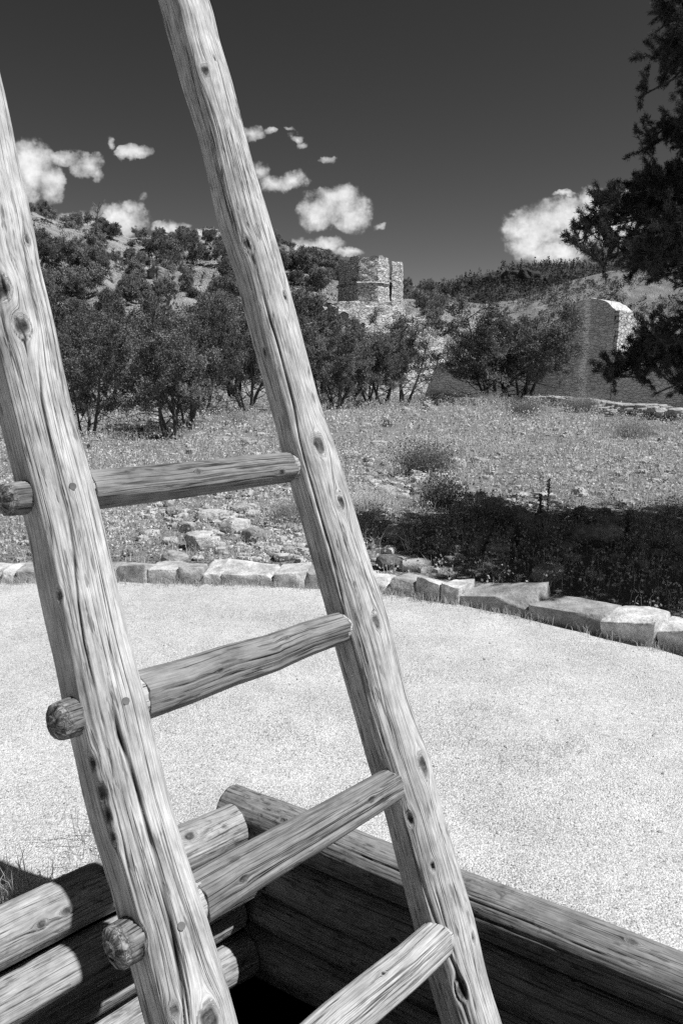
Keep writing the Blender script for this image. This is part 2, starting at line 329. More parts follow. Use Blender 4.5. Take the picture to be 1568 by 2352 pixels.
    n0=V.size//3
    for e in (0,1):
        if not ends[e]: continue
        row=0 if e==0 else nv-1; base=row*nth; ring=V[row]; c=ring.mean(0); prev=np.arange(nth)+base
        for s_ in (.97,.7,.4,.12):
            nr=c+(ring-c)*s_; bump=.009*fbm(np.concatenate([nr*55],0),seed+77,3)[:,None]*t[row]*(1 if e else -1); off=.004*(1-s_)*t[row]*(1 if e else -1)
            Vl.append(nr+bump+off); loc=(nr-c); G.append(np.stack([loc@N[row]*1.0,loc@B[row],np.full(nth,seed)],-1)); K.append(np.tile([0,0,1.],(nth,1)))
            cur=np.arange(nth)+n0; n0+=nth
            a,b=prev,np.roll(prev,-1); d,cc=cur,np.roll(cur,-1)
            FF.append(np.stack([b,a,d,cc],-1) if e==0 else np.stack([a,b,cc,d],-1)); prev=cur
        Vl.append(c[None]); G.append([[0,0,seed]]); K.append([[0,0,1.]]); TR.append(np.stack([prev,np.roll(prev,-1),np.full(nth,n0)],-1) if e else np.stack([np.roll(prev,-1),prev,np.full(nth,n0)],-1)); n0+=1
    V=np.concatenate(Vl); A={'grain':np.concatenate(G),'mask':np.concatenate(K)}
    return mk(name,V,[np.concatenate(FF)]+TR,mat,parent,True,A)

# ------------------------------------------------------------------ the ladder (edges measured: y, left, right)
RP=[(0,363,478),(50,376,496),(100,392,505),(200,419,536),(300,452,562),(400,475,588),(501,495,620),(626,539,656),(751,570,688),(876,603,721),(976,631,750),(1029,641,769),(1149,676,805),(1269,710,840),(1389,744,881),(1480,768,909),(1612,805,938),(1693,830,966),(1741,842,986),(1789,858,1002),(1837,876,1009),(1981,913,1050),(2125,949,1092),(2269,990,1123),(2352,1015,1152)]
LP=[(170,-158,0),(300,-128,29),(400,-110,48),(501,-88,72),(626,-68,95),(751,-45,125),(876,-20,150),(951,0,167),(1066,29,199),(1206,65,236),(1346,91,268),(1486,123,298),(1626,150,337),(1693,167,352),(1843,202,387),(1993,248,432),(2143,285,482),(2352,342,541)]
fr=lambda y: 1/np.interp(y,[-900,0,1069,1427,1776,2119,2600],[.375,.424,.4785,.5025,.5205,.535,.553])
fl=lambda y: 1/np.interp(y,[-900,170,1135,1624,2111,2589],[.50,.562,.633,.678,.7118,.7355])
def pole_path(tab,fd,up,down):
    P=[];r=[]
    for y,l,rt in tab:
        d=fd(y); P.append(at((l+rt)/2,y,d)); sl=.966; r.append((rt-l)/2*sl*d/F_)
    P=np.array(P);r=np.array(r)
    d0=nrm(P[0]-P[5]); d1=nrm(P[-1]-P[-9])
    P=np.vstack([P[0]+d0*up,P[0]+d0*up*.5,P,P[-1]+d1*down*.5,P[-1]+d1*down]); r=np.concatenate([[r[0]*.93,r[0]*.97],r,[r[-1],r[-1]]])
    return P[::-1],r[::-1]
def pole_sv(tab,path,rm):
    """pixel on a pole -> (v along from the foot, s across)"""
    path=np.asarray(path); L=np.concatenate([[0],np.cumsum(np.linalg.norm(np.diff(path,axis=0),axis=1))]); py=np.array([proj(p)[1] for p in path])
    ys=[t[0] for t in tab]
    def g(x,y):
        l=np.interp(y,ys,[t[1] for t in tab]); r=np.interp(y,ys,[t[2] for t in tab])
        k=np.clip((x-(l+r)/2)/((r-l)/2),-.97,.97); yy=y-(-.27)*0
        return float(np.interp(-yy,-py,L)),float(np.arcsin(k)*rm)
    return g
lad=empty('wooden_ladder',(-.07,1.0,0)); off=np.array([-.07,1.0,0])
tag(lad,'leaning pole ladder of weathered peeled trunks rising out of the log hatch','ladder')
def lpart(o): o.parent=lad; o.location=(-off[0],-off[1],-off[2]); return o
pr,rr_=pole_path(RP,fr,1.0,2.1); pl,rl_=pole_path(LP,fl,1.1,2.0)
gR=pole_sv(RP,pr,rr_.mean()); gL=pole_sv(LP,pl,rl_.mean())
def kn(g,x,y,a,dep=.004): v_,s_=g(x,y); return (s_,v_,a,dep)
def ck(g,pts,wd,dep): return ([g(x,y) for x,y in pts],wd,dep)
KR=[kn(gR,740,1042,.021,.007),kn(gR,792,1172,.017,.002),kn(gR,868,1440,.014,.002),kn(gR,484,203,.013,-.002),kn(gR,664,705,.009,.004),kn(gR,603,812,.010,.004),kn(gR,975,1762,.019,-.004),kn(gR,937,1862,.010,.005),kn(gR,1050,2245,.013,.004),kn(gR,988,1972,.007,.006),kn(gR,575,585,.012,.003),kn(gR,505,175,.006,.004),kn(gR,1090,2155,.006,.003)]
CR=[ck(gR,[(432,120),(470,300),(520,480),(552,560)],.0022,.006),ck(gR,[(577,590),(600,660),(652,846),(700,1031),(742,1200),(775,1330),(793,1400)],.0030,.010),ck(gR,[(800,1440),(840,1600),(880,1750)],.0018,.005),
 ck(gR,[(922,1830),(945,1950),(990,2080),(1040,2200),(1075,2352)],.0030,.009),ck(gR,[(985,1990),(1010,2080),(1050,2210)],.002,.006),ck(gR,[(775,1215),(800,1330),(850,1480)],.0016,.004),ck(gR,[(640,600),(660,690)],.0022,.004),ck(gR,[(420,45),(424,95)],.006,.006),
 ck(gR,[(560,380),(600,560)],.0014,.003),ck(gR,[(840,1420),(870,1560),(905,1700)],.0014,.003),ck(gR,[(860,1330),(862,1420)],.003,.004)]
KL=[kn(gL,60,790,.016,.005),kn(gL,12,705,.022,.007),kn(gL,482,2335,.022,.006),kn(gL,212,1735,.010,.007),kn(gL,232,1800,.011,.007),kn(gL,243,1850,.008,.006),kn(gL,256,1895,.009,.006),kn(gL,143,1375,.008,.004),kn(gL,392,2275,.008,.002),kn(gL,70,580,.009,.002),kn(gL,322,2110,.009,.004)]
CL=[ck(gL,[(60,560),(85,760),(105,950),(129,1066),(168,1248),(182,1400),(196,1486),(245,1690)],.0024,.006),ck(gL,[(240,1560),(274,1693),(320,1833),(350,1943),(385,2093),(428,2352)],.0042,.012),ck(gL,[(207,1130),(226,1220),(246,1300)],.0034,.008),
 ck(gL,[(300,1770),(340,1900),(362,1990)],.002,.005),ck(gL,[(355,1990),(410,2200),(450,2352)],.0022,.006),ck(gL,[(170,1135),(200,1300),(215,1400)],.0014,.003),ck(gL,[(120,900),(150,1040),(160,1100)],.0016,.004),ck(gL,[(208,1720),(226,1790),(240,1850),(258,1900)],.007,.006),ck(gL,[(255,1500),(290,1640),(310,1720)],.0018,.005),ck(gL,[(95,1250),(115,1360),(135,1460)],.0018,.003),
 ck(gL,[(40,440),(80,640),(130,860)],.002,.004),ck(gL,[(90,600),(130,800),(160,960)],.0018,.004)]
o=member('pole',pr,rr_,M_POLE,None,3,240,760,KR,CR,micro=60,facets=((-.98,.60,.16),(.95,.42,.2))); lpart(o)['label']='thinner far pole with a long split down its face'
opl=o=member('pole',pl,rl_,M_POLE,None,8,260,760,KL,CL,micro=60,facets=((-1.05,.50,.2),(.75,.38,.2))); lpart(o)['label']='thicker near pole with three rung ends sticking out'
RV=nrm(np.array([.677,.736,0]))
RL=[(130,1135),(244,1624),(375.5,2111),(507,2589)]
RRx=[(708,1069),(825.5,1427),(943.5,1776),(1047.5,2119)]
rads=[(.041,.0385),(.0475,.0385),(.047,.0385),(.045,.043)]
axL=[at(x,y,fl(y)) for x,y in RL]; axR=[at(x,y,fr(y)) for x,y in RRx]
stubx=[-8,112,246,None]
for i in range(5):
    if i<4: a,b=axL[i],axR[i]
    else:
        st=(axL[3]-axL[2]); a=axL[3]+st; b=axR[3]+(axR[3]-axR[2])
    d=nrm(b-a); ln=np.linalg.norm(b-a); r0,r1=rads[min(i,3)]
    P=[a+d*(.068+ (ln-.141)*t) for t in np.linspace(0,1,6)]; P=np.array(P); P[1:-1]+=rng.normal(0,.0018,(4,3))
    tot=ln-.14; kl=[(rng.uniform(-.04,.05),rng.uniform(.1,.9)*tot,rng.uniform(.004,.008),.002) for _ in range(2)]
    cl=[([(.02,-.005+.01*i),(tot*.95,.003)],.0016,.005),([(tot*.1,.022),(tot*.97,.018)],.0013,.004)]
    if i==0: cl.append(([(tot*.62,-.012),(tot*1.1,-.012)],.0028,.008))
    if i==2: cl.append(([(0,.03),(tot,.027)],.0022,.007))
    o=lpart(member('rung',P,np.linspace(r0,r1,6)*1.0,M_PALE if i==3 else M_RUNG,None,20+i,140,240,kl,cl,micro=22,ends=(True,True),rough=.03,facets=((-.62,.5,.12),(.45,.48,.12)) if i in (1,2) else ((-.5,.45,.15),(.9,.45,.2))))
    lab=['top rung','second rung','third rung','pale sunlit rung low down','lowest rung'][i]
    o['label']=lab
    for tp_,tr in ((np.array([a+d*.03,a+d*.05,a+d*.074]),r0*.87),(np.array([b-d*.078,b-d*.05,b-d*.03]),r1*.87)):
        tn=member('tenon',tp_,[tr]*3,M_TEN,None,30+i,64,12,micro=0); tn.parent=o
    if i==2 or i<3:
        # the checked, chopped end that sticks out beyond the near pole
        for tt in np.arange(.05,.5,.004):
            if proj(a-d*tt)[0]<stubx[i]+10: break
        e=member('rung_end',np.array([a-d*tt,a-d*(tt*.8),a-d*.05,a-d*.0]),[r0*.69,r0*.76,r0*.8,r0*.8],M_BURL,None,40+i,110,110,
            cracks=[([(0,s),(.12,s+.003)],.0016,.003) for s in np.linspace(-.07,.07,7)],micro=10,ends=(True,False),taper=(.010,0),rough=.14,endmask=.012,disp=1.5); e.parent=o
# pegs driven through the near pole into the rungs
for (x,y) in [(168,1117),(290,1610),(417,2127)]:
    l=np.interp(y,[t[0] for t in LP],[t[1] for t in LP]); r=np.interp(y,[t[0] for t in LP],[t[2] for t in LP]); d=fl(y); k=(x-(l+r)/2)/((r-l)/2)
    rad=(r-l)/2*.966*d/F_; ctr=at((l+r)/2,y,d); p=at(x,y,d-rad*math.sqrt(1-k*k)); nn=nrm(p-ctr); co=np.empty(len(opl.data.vertices)*3,np.float32); opl.data.vertices.foreach_get('co',co); co=co.reshape(-1,3)-CAM; rd=nrm(ray(x,y)); tt_=co@rd
    near=np.linalg.norm(co-tt_[:,None]*rd,axis=1)<.006; p=CAM+rd*(tt_[near].min()+.001)
    V,Fq=tube(np.array([p-nn*.03,p+nn*.001]),.0068,20); n=len(V); V=np.vstack([V,V[-20:]-nn*.0015+ (ctr*0),[p+nn*.0005]])
    ring=np.arange(20,40); Ft=np.stack([ring,np.roll(ring,-1),np.full(20,n+20)],-1)
    o=lpart(mk('peg',V[:],[Fq,Ft],M_PEG,None,False))

# ------------------------------------------------------------------ log hatch
ZT=.05
def lineZ(p,q,z): return gnd(*p,z),gnd(*q,z)
l0,l1=lineZ((504,1913),(108,2101),ZT); r0,r1=lineZ((696,1922),(1563,2270),ZT)
U=nrm((l1-l0)*[1,1,0]); Vd=nrm((r1-r0)*[1,1,0])
# make the crib square: average direction
ang=math.atan2(U[1],U[0]); ang2=math.atan2(Vd[1],Vd[0])-math.pi/2
am=(((ang%(2*math.pi))+(ang2%(2*math.pi)))/2)
ulog,vlog=U,Vd
A=np.array([[ulog[0],-vlog[0]],[ulog[1],-vlog[1]]]); s_=np.linalg.solve(A,(r0-l0)[:2]); CC=l0+ulog*s_[0]; CC=np.array([CC[0],CC[1],0])
LR=.08
hat=empty('log_hatch',tuple(CC)); tag(hat,'square kiva hatch cribbed with peeled logs around a dark shaft','hatch')
def hpart(o): o.parent=hat; o.location=tuple(-CC); return o
NU,NVv=1.80,2.05
stk=[(0.05,0.0,.082),(-.112,.07,.082),(-.28,-.01,.08),(-.445,.045,.08)]
for i,(z,inn,rad) in enumerate(stk):
    a=CC+ulog*(.085+.0*i)+vlog*inn; b=CC+ulog*(NU+.05)+vlog*inn; P=np.linspace(a,b,7); P[:,2]=z; P[1:-1]+=rng.normal(0,.006,(5,3))
    kl=[(rng.uniform(-.07,.08),rng.uniform(.1,1.2),rng.uniform(.007,.013),.003) for _ in range(3)]
    if i==0: kl.append((.035,.22,.016,.003))
    cl=[([(.0,-.03+.02*i),(1.2,-.02)],.0022,.006),([(.1,.02),(1.6,.03)],.0018,.005)]
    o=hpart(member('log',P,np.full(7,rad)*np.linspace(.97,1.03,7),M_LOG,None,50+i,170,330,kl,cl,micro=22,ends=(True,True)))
stk2=[(.052,0.,.083,-.11),(-.115,.012,.08,.0),(-.28,-.012,.083,-.07),(-.44,.015,.08,.0),(-.56,-.03,.06,-.05)]
for i,(z,inn,rad,st) in enumerate(stk2):
    a=CC+vlog*st+ulog*inn; b=CC+vlog*(NVv+.1)+ulog*inn; P=np.linspace(a,b,7); P[:,2]=z; P[1:-1]+=rng.normal(0,.005,(5,3))
    kl=[(rng.uniform(-.07,.08),rng.uniform(.1,1.8),rng.uniform(.006,.011),.003) for _ in range(4)]
    cl=[([(.3,-.015),(1.5,.0)],.0024,.007),([(.9,.03),(1.95,.035)],.0022,.006)]
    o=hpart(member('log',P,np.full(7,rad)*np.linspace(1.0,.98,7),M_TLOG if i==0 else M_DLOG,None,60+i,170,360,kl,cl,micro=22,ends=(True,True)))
for i in range(4):       # the two sides of the crib nearest the viewer
    z=.05-.17*i
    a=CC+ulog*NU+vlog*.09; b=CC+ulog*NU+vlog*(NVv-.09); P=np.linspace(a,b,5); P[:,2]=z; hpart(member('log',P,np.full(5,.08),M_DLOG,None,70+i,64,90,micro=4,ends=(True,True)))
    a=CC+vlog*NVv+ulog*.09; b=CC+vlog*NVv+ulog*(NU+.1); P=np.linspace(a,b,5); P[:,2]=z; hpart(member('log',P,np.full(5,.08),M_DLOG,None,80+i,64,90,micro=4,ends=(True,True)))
# the shaft and the dark room under it (earth)
def loc(u_,v_,z): p=CC+ulog*u_+vlog*v_; return [p[0],p[1],z]
zt=-.60
def box_in(u0,u1,v0,v1,z0,z1):
    return [loc(u0,v0,z0),loc(u1,v0,z0),loc(u1,v1,z0),loc(u0,v1,z0),loc(u0,v0,z1),loc(u1,v0,z1),loc(u1,v1,z1),loc(u0,v1,z1)]
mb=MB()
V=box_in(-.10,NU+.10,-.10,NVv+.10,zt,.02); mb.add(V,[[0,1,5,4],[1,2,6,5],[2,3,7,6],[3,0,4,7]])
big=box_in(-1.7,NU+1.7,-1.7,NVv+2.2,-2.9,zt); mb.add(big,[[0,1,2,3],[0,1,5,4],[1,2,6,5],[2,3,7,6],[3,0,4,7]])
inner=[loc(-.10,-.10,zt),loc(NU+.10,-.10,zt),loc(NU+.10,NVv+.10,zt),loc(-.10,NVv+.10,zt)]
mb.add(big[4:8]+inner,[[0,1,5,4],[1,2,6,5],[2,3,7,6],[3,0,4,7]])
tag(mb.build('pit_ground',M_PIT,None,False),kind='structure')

# ------------------------------------------------------------------ ground
PC=np.array([-1.9,1.1]); PRAD=5.25
def zfield(x,y):
    x=np.asarray(x,float);y=np.asarray(y,float)
    r=np.hypot(x-PC[0],y-PC[1]); z=.06+.46*sm((r-5.3)/29)
    q=(x-7.6)*.99+(y-35)*.13; z=z-.95*sm(q/4)*sm((y-15)/6)*(1-sm((y-120)/60))
    P=np.stack([x,y,x*0],-1); k=sm((r-5.4)/1.5)
    return z+k*(.05*fbm(P/1.3,3,3)+.13*fbm(P/5.,4,3))
def zgrav(x,y):
    P=np.stack([x,y,x*0],-1); return .018*fbm(P/1.4,9,3)
# gravel of the round plaza, a sheet with the hatch left open
st=.06; nu=np.arange(-6.1,9.1,st); nvv=np.arange(-8,9.1,st)
hu=(-.03,NU+.03); hv=(-.03,NVv+.03)
nu[np.argmin(abs(nu-hu[0]))]=hu[0]; nu[np.argmin(abs(nu-hu[1]))]=hu[1]; nvv[np.argmin(abs(nvv-hv[0]))]=hv[0]; nvv[np.argmin(abs(nvv-hv[1]))]=hv[1]
GU,GV=np.meshgrid(nu,nvv,indexing='ij'); X=CC[0]+ulog[0]*GU+vlog[0]*GV; Y=CC[1]+ulog[1]*GU+vlog[1]*GV
Z=zgrav(X,Y)+.035*np.exp(-(np.maximum(np.maximum(-GU,GU-NU),0)**2+np.maximum(np.maximum(-GV,GV-NVv),0)**2)/.05)
Fq=grid_faces(*GU.shape); cu=GU.ravel()[Fq].mean(1); cv_=GV.ravel()[Fq].mean(1); rd=np.hypot(X.ravel()[Fq].mean(1)-PC[0],Y.ravel()[Fq].mean(1)-PC[1])
keep=~((cu>hu[0])&(cu<hu[1])&(cv_>hv[0])&(cv_<hv[1]))&(rd<PRAD+.16)
Fq=Fq[keep]; us=np.unique(Fq); re=np.full(GU.size,-1); re[us]=np.arange(len(us))
tag(mk('gravel_plaza_ground',np.stack([X,Y,Z],-1).reshape(-1,3)[us],re[Fq],M_GRAVEL),kind='structure')
# field soil, one sheet to the horizon
rs=np.concatenate([np.linspace(5.36,14,110),np.geomspace(14.2,60,110),np.geomspace(64,4500,30)]); ths=np.linspace(0,2*np.pi,420,endpoint=True)
RR,TT=np.meshgrid(rs,ths,indexing='ij'); X=PC[0]+RR*np.cos(TT); Y=PC[1]+RR*np.sin(TT); Z=zfield(X,Y)
tag(mk('field_ground',np.stack([X,Y,Z],-1).reshape(-1,3),grid_faces(*X.shape)[:,::-1],M_SOIL),kind='structure')

# ------------------------------------------------------------------ stones
def stone_mesh(n=9,seed=0,rough=.12):
    """unit rough block, -.5..+.5, closed"""
    mb=MB(); g=np.linspace(-.5,.5,n); a,b=np.meshgrid(g,g,indexing='ij'); a=a.ravel();b=b.ravel(); c=np.full_like(a,.5)
    for V,fl_ in ((np.stack([a,b,c],1),0),(np.stack([a,b,-c],1),1),(np.stack([a,c,b],1),1),(np.stack([a,-c,b],1),0),(np.stack([c,a,b],1),0),(np.stack([-c,a,b],1),1)):
        f=grid_faces(n,n); mb.add(V,f if not fl_ else f[:,::-1])
    return np.concatenate(mb.V),np.concatenate(mb.F[4])[:,::-1]
def rough_block(V,seed,rnd=.10,amp=.07,fr_=2.2,cuts=0):
    U_=V.copy(); p=np.abs(V)*2; k=np.sort(p,1)[:,1]  # second largest: 1 on edges
    U_*=(1-rnd*np.clip((k-.72)/.28,0,1)**2*.9)[:,None]
    n=np.stack([fbm(V*fr_+seed*13.7+s*31,seed+s,3) for s in range(3)],1)
    c=np.sign(V)*np.clip(p-.5,0,1); rs_=np.random.default_rng(seed)
    cor=rs_.normal(0,.045,(2,2,2,3))
    for _ in range(cuts):
        nn_=nrm(rs_.normal(0,1,3)*np.array([1,1,.8])); hgt_=np.max(U_@nn_)*rs_.uniform(.78,.95); ex=np.maximum(U_@nn_-hgt_,0); U_=U_-ex[:,None]*nn_
    tri=0
    for i in (0,1):
        for j in (0,1):
            for k2 in (0,1):
                wt=(V[:,0]+.5 if i else .5-V[:,0])*(V[:,1]+.5 if j else .5-V[:,1])*(V[:,2]+.5 if k2 else .5-V[:,2]); tri=tri+wt[:,None]*cor[i,j,k2]
    return U_+n*amp+tri
SB,SF=stone_mesh(15)
# kerb: joints measured along the curve (pixel x on the front foot of the kerb)
KX=[(-330,1345),(-235,1343),(-150,1342),(-75,1341),(0,1340),(38,1340),(84,1339),(170,1338),(268,1338),(348,1340),(412,1341),(465,1342),(511,1343),(628,1347),(700,1350),(770,1354),(830,1360),(893,1366),(948,1375),(1008,1385),(1052,1392),(1218,1424),(1380,1460),(1500,1484),(1640,1515),(1800,1550),(1960,1600)]
LABK={4:'pale narrow kerb stone at the far left edge of the photo',5:'darker squat kerb stone just left of the near ladder pole',6:'kerb stone half hidden on the left of the near ladder pole',7:'kerb stone behind the near ladder pole',8:'bright flat-topped kerb stone just right of the near ladder pole',9:'wide pale kerb block second right of the near ladder pole',10:'squarish kerb block with dark front below the pale round rock',11:'small pale kerb block left of the long slab',12:'longest dark-fronted kerb slab between the two poles',13:'pale lumpy kerb block just left of the far ladder pole',14:'kerb block hidden by the far ladder pole',15:'low kerb slab just right of the far ladder pole',16:'thin low kerb slab before the raised pale stones',17:'pale kerb stone where the kerb starts to rise on the right',18:'dark-fronted short kerb block with a pale top',19:'bright kerb wedge left of the big dark-fronted slab',20:'big dark-fronted kerb slab beside the pine shade',21:'long pale-topped kerb slab beside the pine shade',22:'broad knobbly kerb stone near the right edge',23:'pale kerb stone cut by the right edge of the photo'}
rk=np.random.default_rng(5)
for i in range(len(KX)-1):
    p=gnd(*KX[i]);q=gnd(*KX[i+1])
    mid=(p+q)/2; tdir=nrm((q-p)*[1,1,0]); nout=np.array([-tdir[1],tdir[0],0]);
    if nout@np.array([mid[0]-PC[0],mid[1]-PC[1],0])<0: nout=-nout
    ln=np.linalg.norm((q-p)[:2]); dep=rk.uniform(.26,.36); hh=rk.uniform(.095,.125)
    if i in (15,16): hh=.10
    if i in (19,20,21,22,23): hh=rk.uniform(.115,.145); dep=.36
    V=rough_block(SB,300+i,.03,.035,3.0,7)*np.array([ln*1.05,dep,hh+.14]); V[:,2]*=1; 
    a=math.atan2(tdir[1],tdir[0])+rk.normal(0,.03)
    V2=V.copy(); V2[:,0]=V[:,0]*math.cos(a)-V[:,1]*math.sin(a); V2[:,1]=V[:,0]*math.sin(a)+V[:,1]*math.cos(a)
    tilt=rk.normal(0,.08); V2[:,2]+=V[:,0]*tilt+V[:,1]*rk.normal(0,.10)
    o=mk('kerb_stone',V2,SF,M_KERB,None,True); c=mid+nout*dep*.5; o.location=(c[0],c[1],(hh-.14)/2)
    o.data.polygons.foreach_set('use_smooth',np.full(len(SF),False)) if False else None
    tag(o,LABK.get(i,'rough kerb stone of the curved border outside the photo edge'),'kerb stone','stones of the curved kerb')
# rocks: a few shapes, copied
RM=[]
for k in range(9):
    V=SB*.42+nrm(SB)*.33; V=rough_block(V,500+k,.12,.12,1.9,9); V=V/np.abs(V).max()*.5
    o=mk('rock',V,SF,M_DROCK if k in(3,) else M_ROCK,None,True); RM.append(o)
def inshade(x,y):
    px,py=proj((x,y,.1)); return px>835 and 1150<py<1410 and py>1150+max(0,(1000-px))*.3
used=[0]*len(RM)
def rock(x,y,size,flat,label,group,k=None,z=None):
    k=int(rng.integers(len(RM))) if k is None else k
    o=RM[k] if not used[k] else RM[k].copy()
    if used[k]: COL.objects.link(o)
    used[k]=1
    zz=float(zfield(x,y)) if z is None else z
    o.location=(x,y,zz+size*flat*.30); o.scale=(size*rng.uniform(.8,1.25),size*rng.uniform(.7,1.1),size*flat); o.rotation_euler=(rng.normal(0,.15),rng.normal(0,.15),rng.uniform(0,6.28))
    tag(o,label,'rock',group); return o
rock(*gnd(403,1287,.10)[:2],.20,.75,'pale angular rock sitting alone just behind the kerb, largest there','rocks between the poles',0)
rock(*gnd(870,1022,.25)[:2],.42,.5,'bright flat rock in the weeds right of the far pole','rocks in the sunny field',1)
rock(*gnd(885,985,.25)[:2],.36,.8,'dark upright rock behind the bright flat rock','rocks in the sunny field',3)
rock(*gnd(905,1245,.1)[:2],.26,.8,'gnarled dark rock in the shade at the left end of the pine shadow','rocks in the pine shade',2)
rock(*gnd(840,990,.25)[:2],.33,.6,'grey leaning rock left of the dark upright rock','rocks in the sunny field',4)
nr=0; tries=0
CLUST=[(370,1150,90,45),(520,1180,110,60),(600,1120,70,60),(560,1230,110,55),(850,1090,60,30),(920,1085,60,30),(1070,1215,120,45),(1000,990,140,50),(1300,1000,200,50),(520,1010,120,30),(330,960,90,40),(1520,1060,60,30),(1200,1130,120,50),(660,1170,40,60),(870,1150,60,60)]
while nr<255 and tries<4000:
    tries+=1
    if rng.random()<.62:
        c=CLUST[int(rng.integers(len(CLUST)))]; px=rng.normal(c[0],c[2]*.6); py=rng.normal(c[1],c[3]*.6)
    else: px=rng.uniform(-40,1600); py=rng.uniform(960,1300)
    if py<945 or py>1310: continue
    p=gnd(px,py,.15); d=math.hypot(p[0]-PC[0],p[1]-PC[1])
    if d<5.8 or p[1]>34: continue
    size=rng.lognormal(math.log(.105 if px<760 else .13),.36)*(1+.026*p[1]); flat=rng.uniform(.35,.75)
    sz='small' if size<.15 else ('fist-sized' if size<.24 else 'large')
    if inshade(p[0],p[1]): lab=f'{sz} rounded rock lying in the dark pine shade behind the kerb'; g=f'{sz} rocks in the pine shade'
    elif px<720 and py>1090: lab=f'{sz} pale rock on the bare stony ground seen between the ladder poles'; g=f'{sz} rocks between the poles'
    elif px<720: lab=f'{sz} stone on the open ground below the left junipers'; g=f'{sz} rocks below the left junipers'
    else: lab=f'{sz} pale rock among the sunny dry weeds right of the ladder'; g=f'{sz} rocks in the sunny field'
    rock(p[0],p[1],size,flat,lab,g); nr+=1

mb=MB(); SB4,SF4=stone_mesh(4); VAR=[rough_block(SB4*.4+nrm(SB4)*.32,900+k,.15,.2,1.8) for k in range(12)]
n=0
while n<1900:
    if rng.random()<.6:
        c=CLUST[int(rng.integers(len(CLUST)))]; px=rng.normal(c[0],c[2]*.8); py=rng.normal(c[1],c[3]*.8)
    else: px=rng.uniform(-60,1650); py=rng.uniform(945,1310)
    if py<940 or py>1312: continue
    p=gnd(px,py,.15)
    if math.hypot(p[0]-PC[0],p[1]-PC[1])<5.75 or p[1]>36: continue
    sz=rng.lognormal(math.log(.05),.45)*(1+.03*p[1]); a=rng.uniform(0,6.28); V=VAR[int(rng.integers(12))]*np.array([sz*rng.uniform(.8,1.4),sz,sz*rng.uniform(.4,.8)]); V=np.c_[V[:,0]*math.cos(a)-V[:,1]*math.sin(a),V[:,0]*math.sin(a)+V[:,1]*math.cos(a),V[:,2]]
    mb.add(V+np.array([p[0],p[1],float(zfield(p[0],p[1]))+sz*.12]),SF4); n+=1
tag(mb.build('field_rubble',M_ROCK,None,True),'small broken stones littering the ground of the field','rubble',kind='stuff')

# ------------------------------------------------------------------ weeds, grass
def blades(B,hgt,wid,lean,mb,tone):
    """one thin bent blade per row of B"""
    n=len(B); a=rng.uniform(0,2*np.pi,n); dr=np.stack([np.cos(a),np.sin(a),np.zeros(n)],1); sd=np.stack([-np.sin(a),np.cos(a),np.zeros(n)],1)
    a2=rng.uniform(0,2*np.pi,n); sd=np.stack([np.cos(a2),np.sin(a2),np.zeros(n)],1)
    up=np.array([0,0,1.]); mid=B+up*(hgt*.6)[:,None]+dr*(hgt*lean*.35)[:,None]; tip=B+up*(hgt*(1-.25*lean))[:,None]+dr*(hgt*lean)[:,None]
    V=np.stack([B-sd*wid[:,None],B+sd*wid[:,None],mid+sd*wid[:,None]*.7,mid-sd*wid[:,None]*.7,tip],1).reshape(-1,3); k=np.arange(n)[:,None]*5
    mb.add(V,[k+np.array([[0,1,2,3]]),k+np.array([[3,2,4]])],tone=np.repeat(tone,5))
def leaves(Pn,size,mb,tone,upb=.6):
    n=len(Pn); d=nrm(rng.normal(0,1,(n,3))+np.array([0,0,upb])); e=nrm(np.cross(d,rng.normal(0,1,(n,3)))); s=size[:,None]
    V=np.stack([Pn-e*s*.28,Pn+d*s*.5+e*s*.38,Pn+d*s,Pn+d*s*.5-e*s*.38],1)
    V[:,0]=Pn; V=V.reshape(-1,3); k=np.arange(n)[:,None]*4
    mb.add(V,k+np.array([[0,1,2,3]]),tone=np.repeat(tone,4))
def field_pts(n,y0,y1,extra=.12):
    """random ground points in the strip of field in front of the viewer"""
    Y=np.sqrt(rng.uniform(y0*y0,y1*y1,n)); t=rng.uniform(-.47,.47,n)*(1+extra); X=Y*t
    k=np.hypot(X-PC[0],Y-PC[1])>5.62; X=X[k];Y=Y[k]; return X,Y
def dens(X,Y):
    P=np.stack([X,Y,X*0],-1); return fbm(P/1.1,21,3)
def bare(X,Y):
    """stony ground with few plants, measured"""
    px=784+F_*X/(Y*.99); py=865+F_*(1.5)/Y
    b=np.exp(-(((px-500)/230)**2+((py-1200)/75)**2))+.8*np.exp(-(((px-900)/90)**2+((py-1110)/40)**2))+.5*np.exp(-(((px-900)/120)**2+((py-1270)/45)**2))+.6*np.exp(-(((px-380)/170)**2+((py-965)/30)**2))
    return b
mb=MB()
def forbs(n,y0,y1,h0,h1,nl,ls,bw):
    X,Y=field_pts(n,y0,y1); D=dens(X,Y); k=(rng.uniform(-.75,.5,len(X))<D)&(rng.random(len(X))>bare(X,Y)*.85); X=X[k];Y=Y[k];D=D[k]; Z=zfield(X,Y)
    B=np.stack([X,Y,Z],1); n=len(B); h=rng.uniform(h0,h1,n)*(1+.5*D); tn=np.clip(rng.normal(.5,.2,n)+.25*D,0,1)
    lean=rng.uniform(.05,.5,n); blades(B,h,np.full(n,bw),lean,mb,tn)
    for _ in range(nl):
        t=rng.uniform(.15,1.,n); Pn=B+np.stack([rng.normal(0,.22,n)*h,rng.normal(0,.22,n)*h,h*t],1)
        leaves(Pn,rng.uniform(.6,1.2,n)*ls,mb,np.clip(tn+rng.normal(0,.18,n),0,1))
    return n
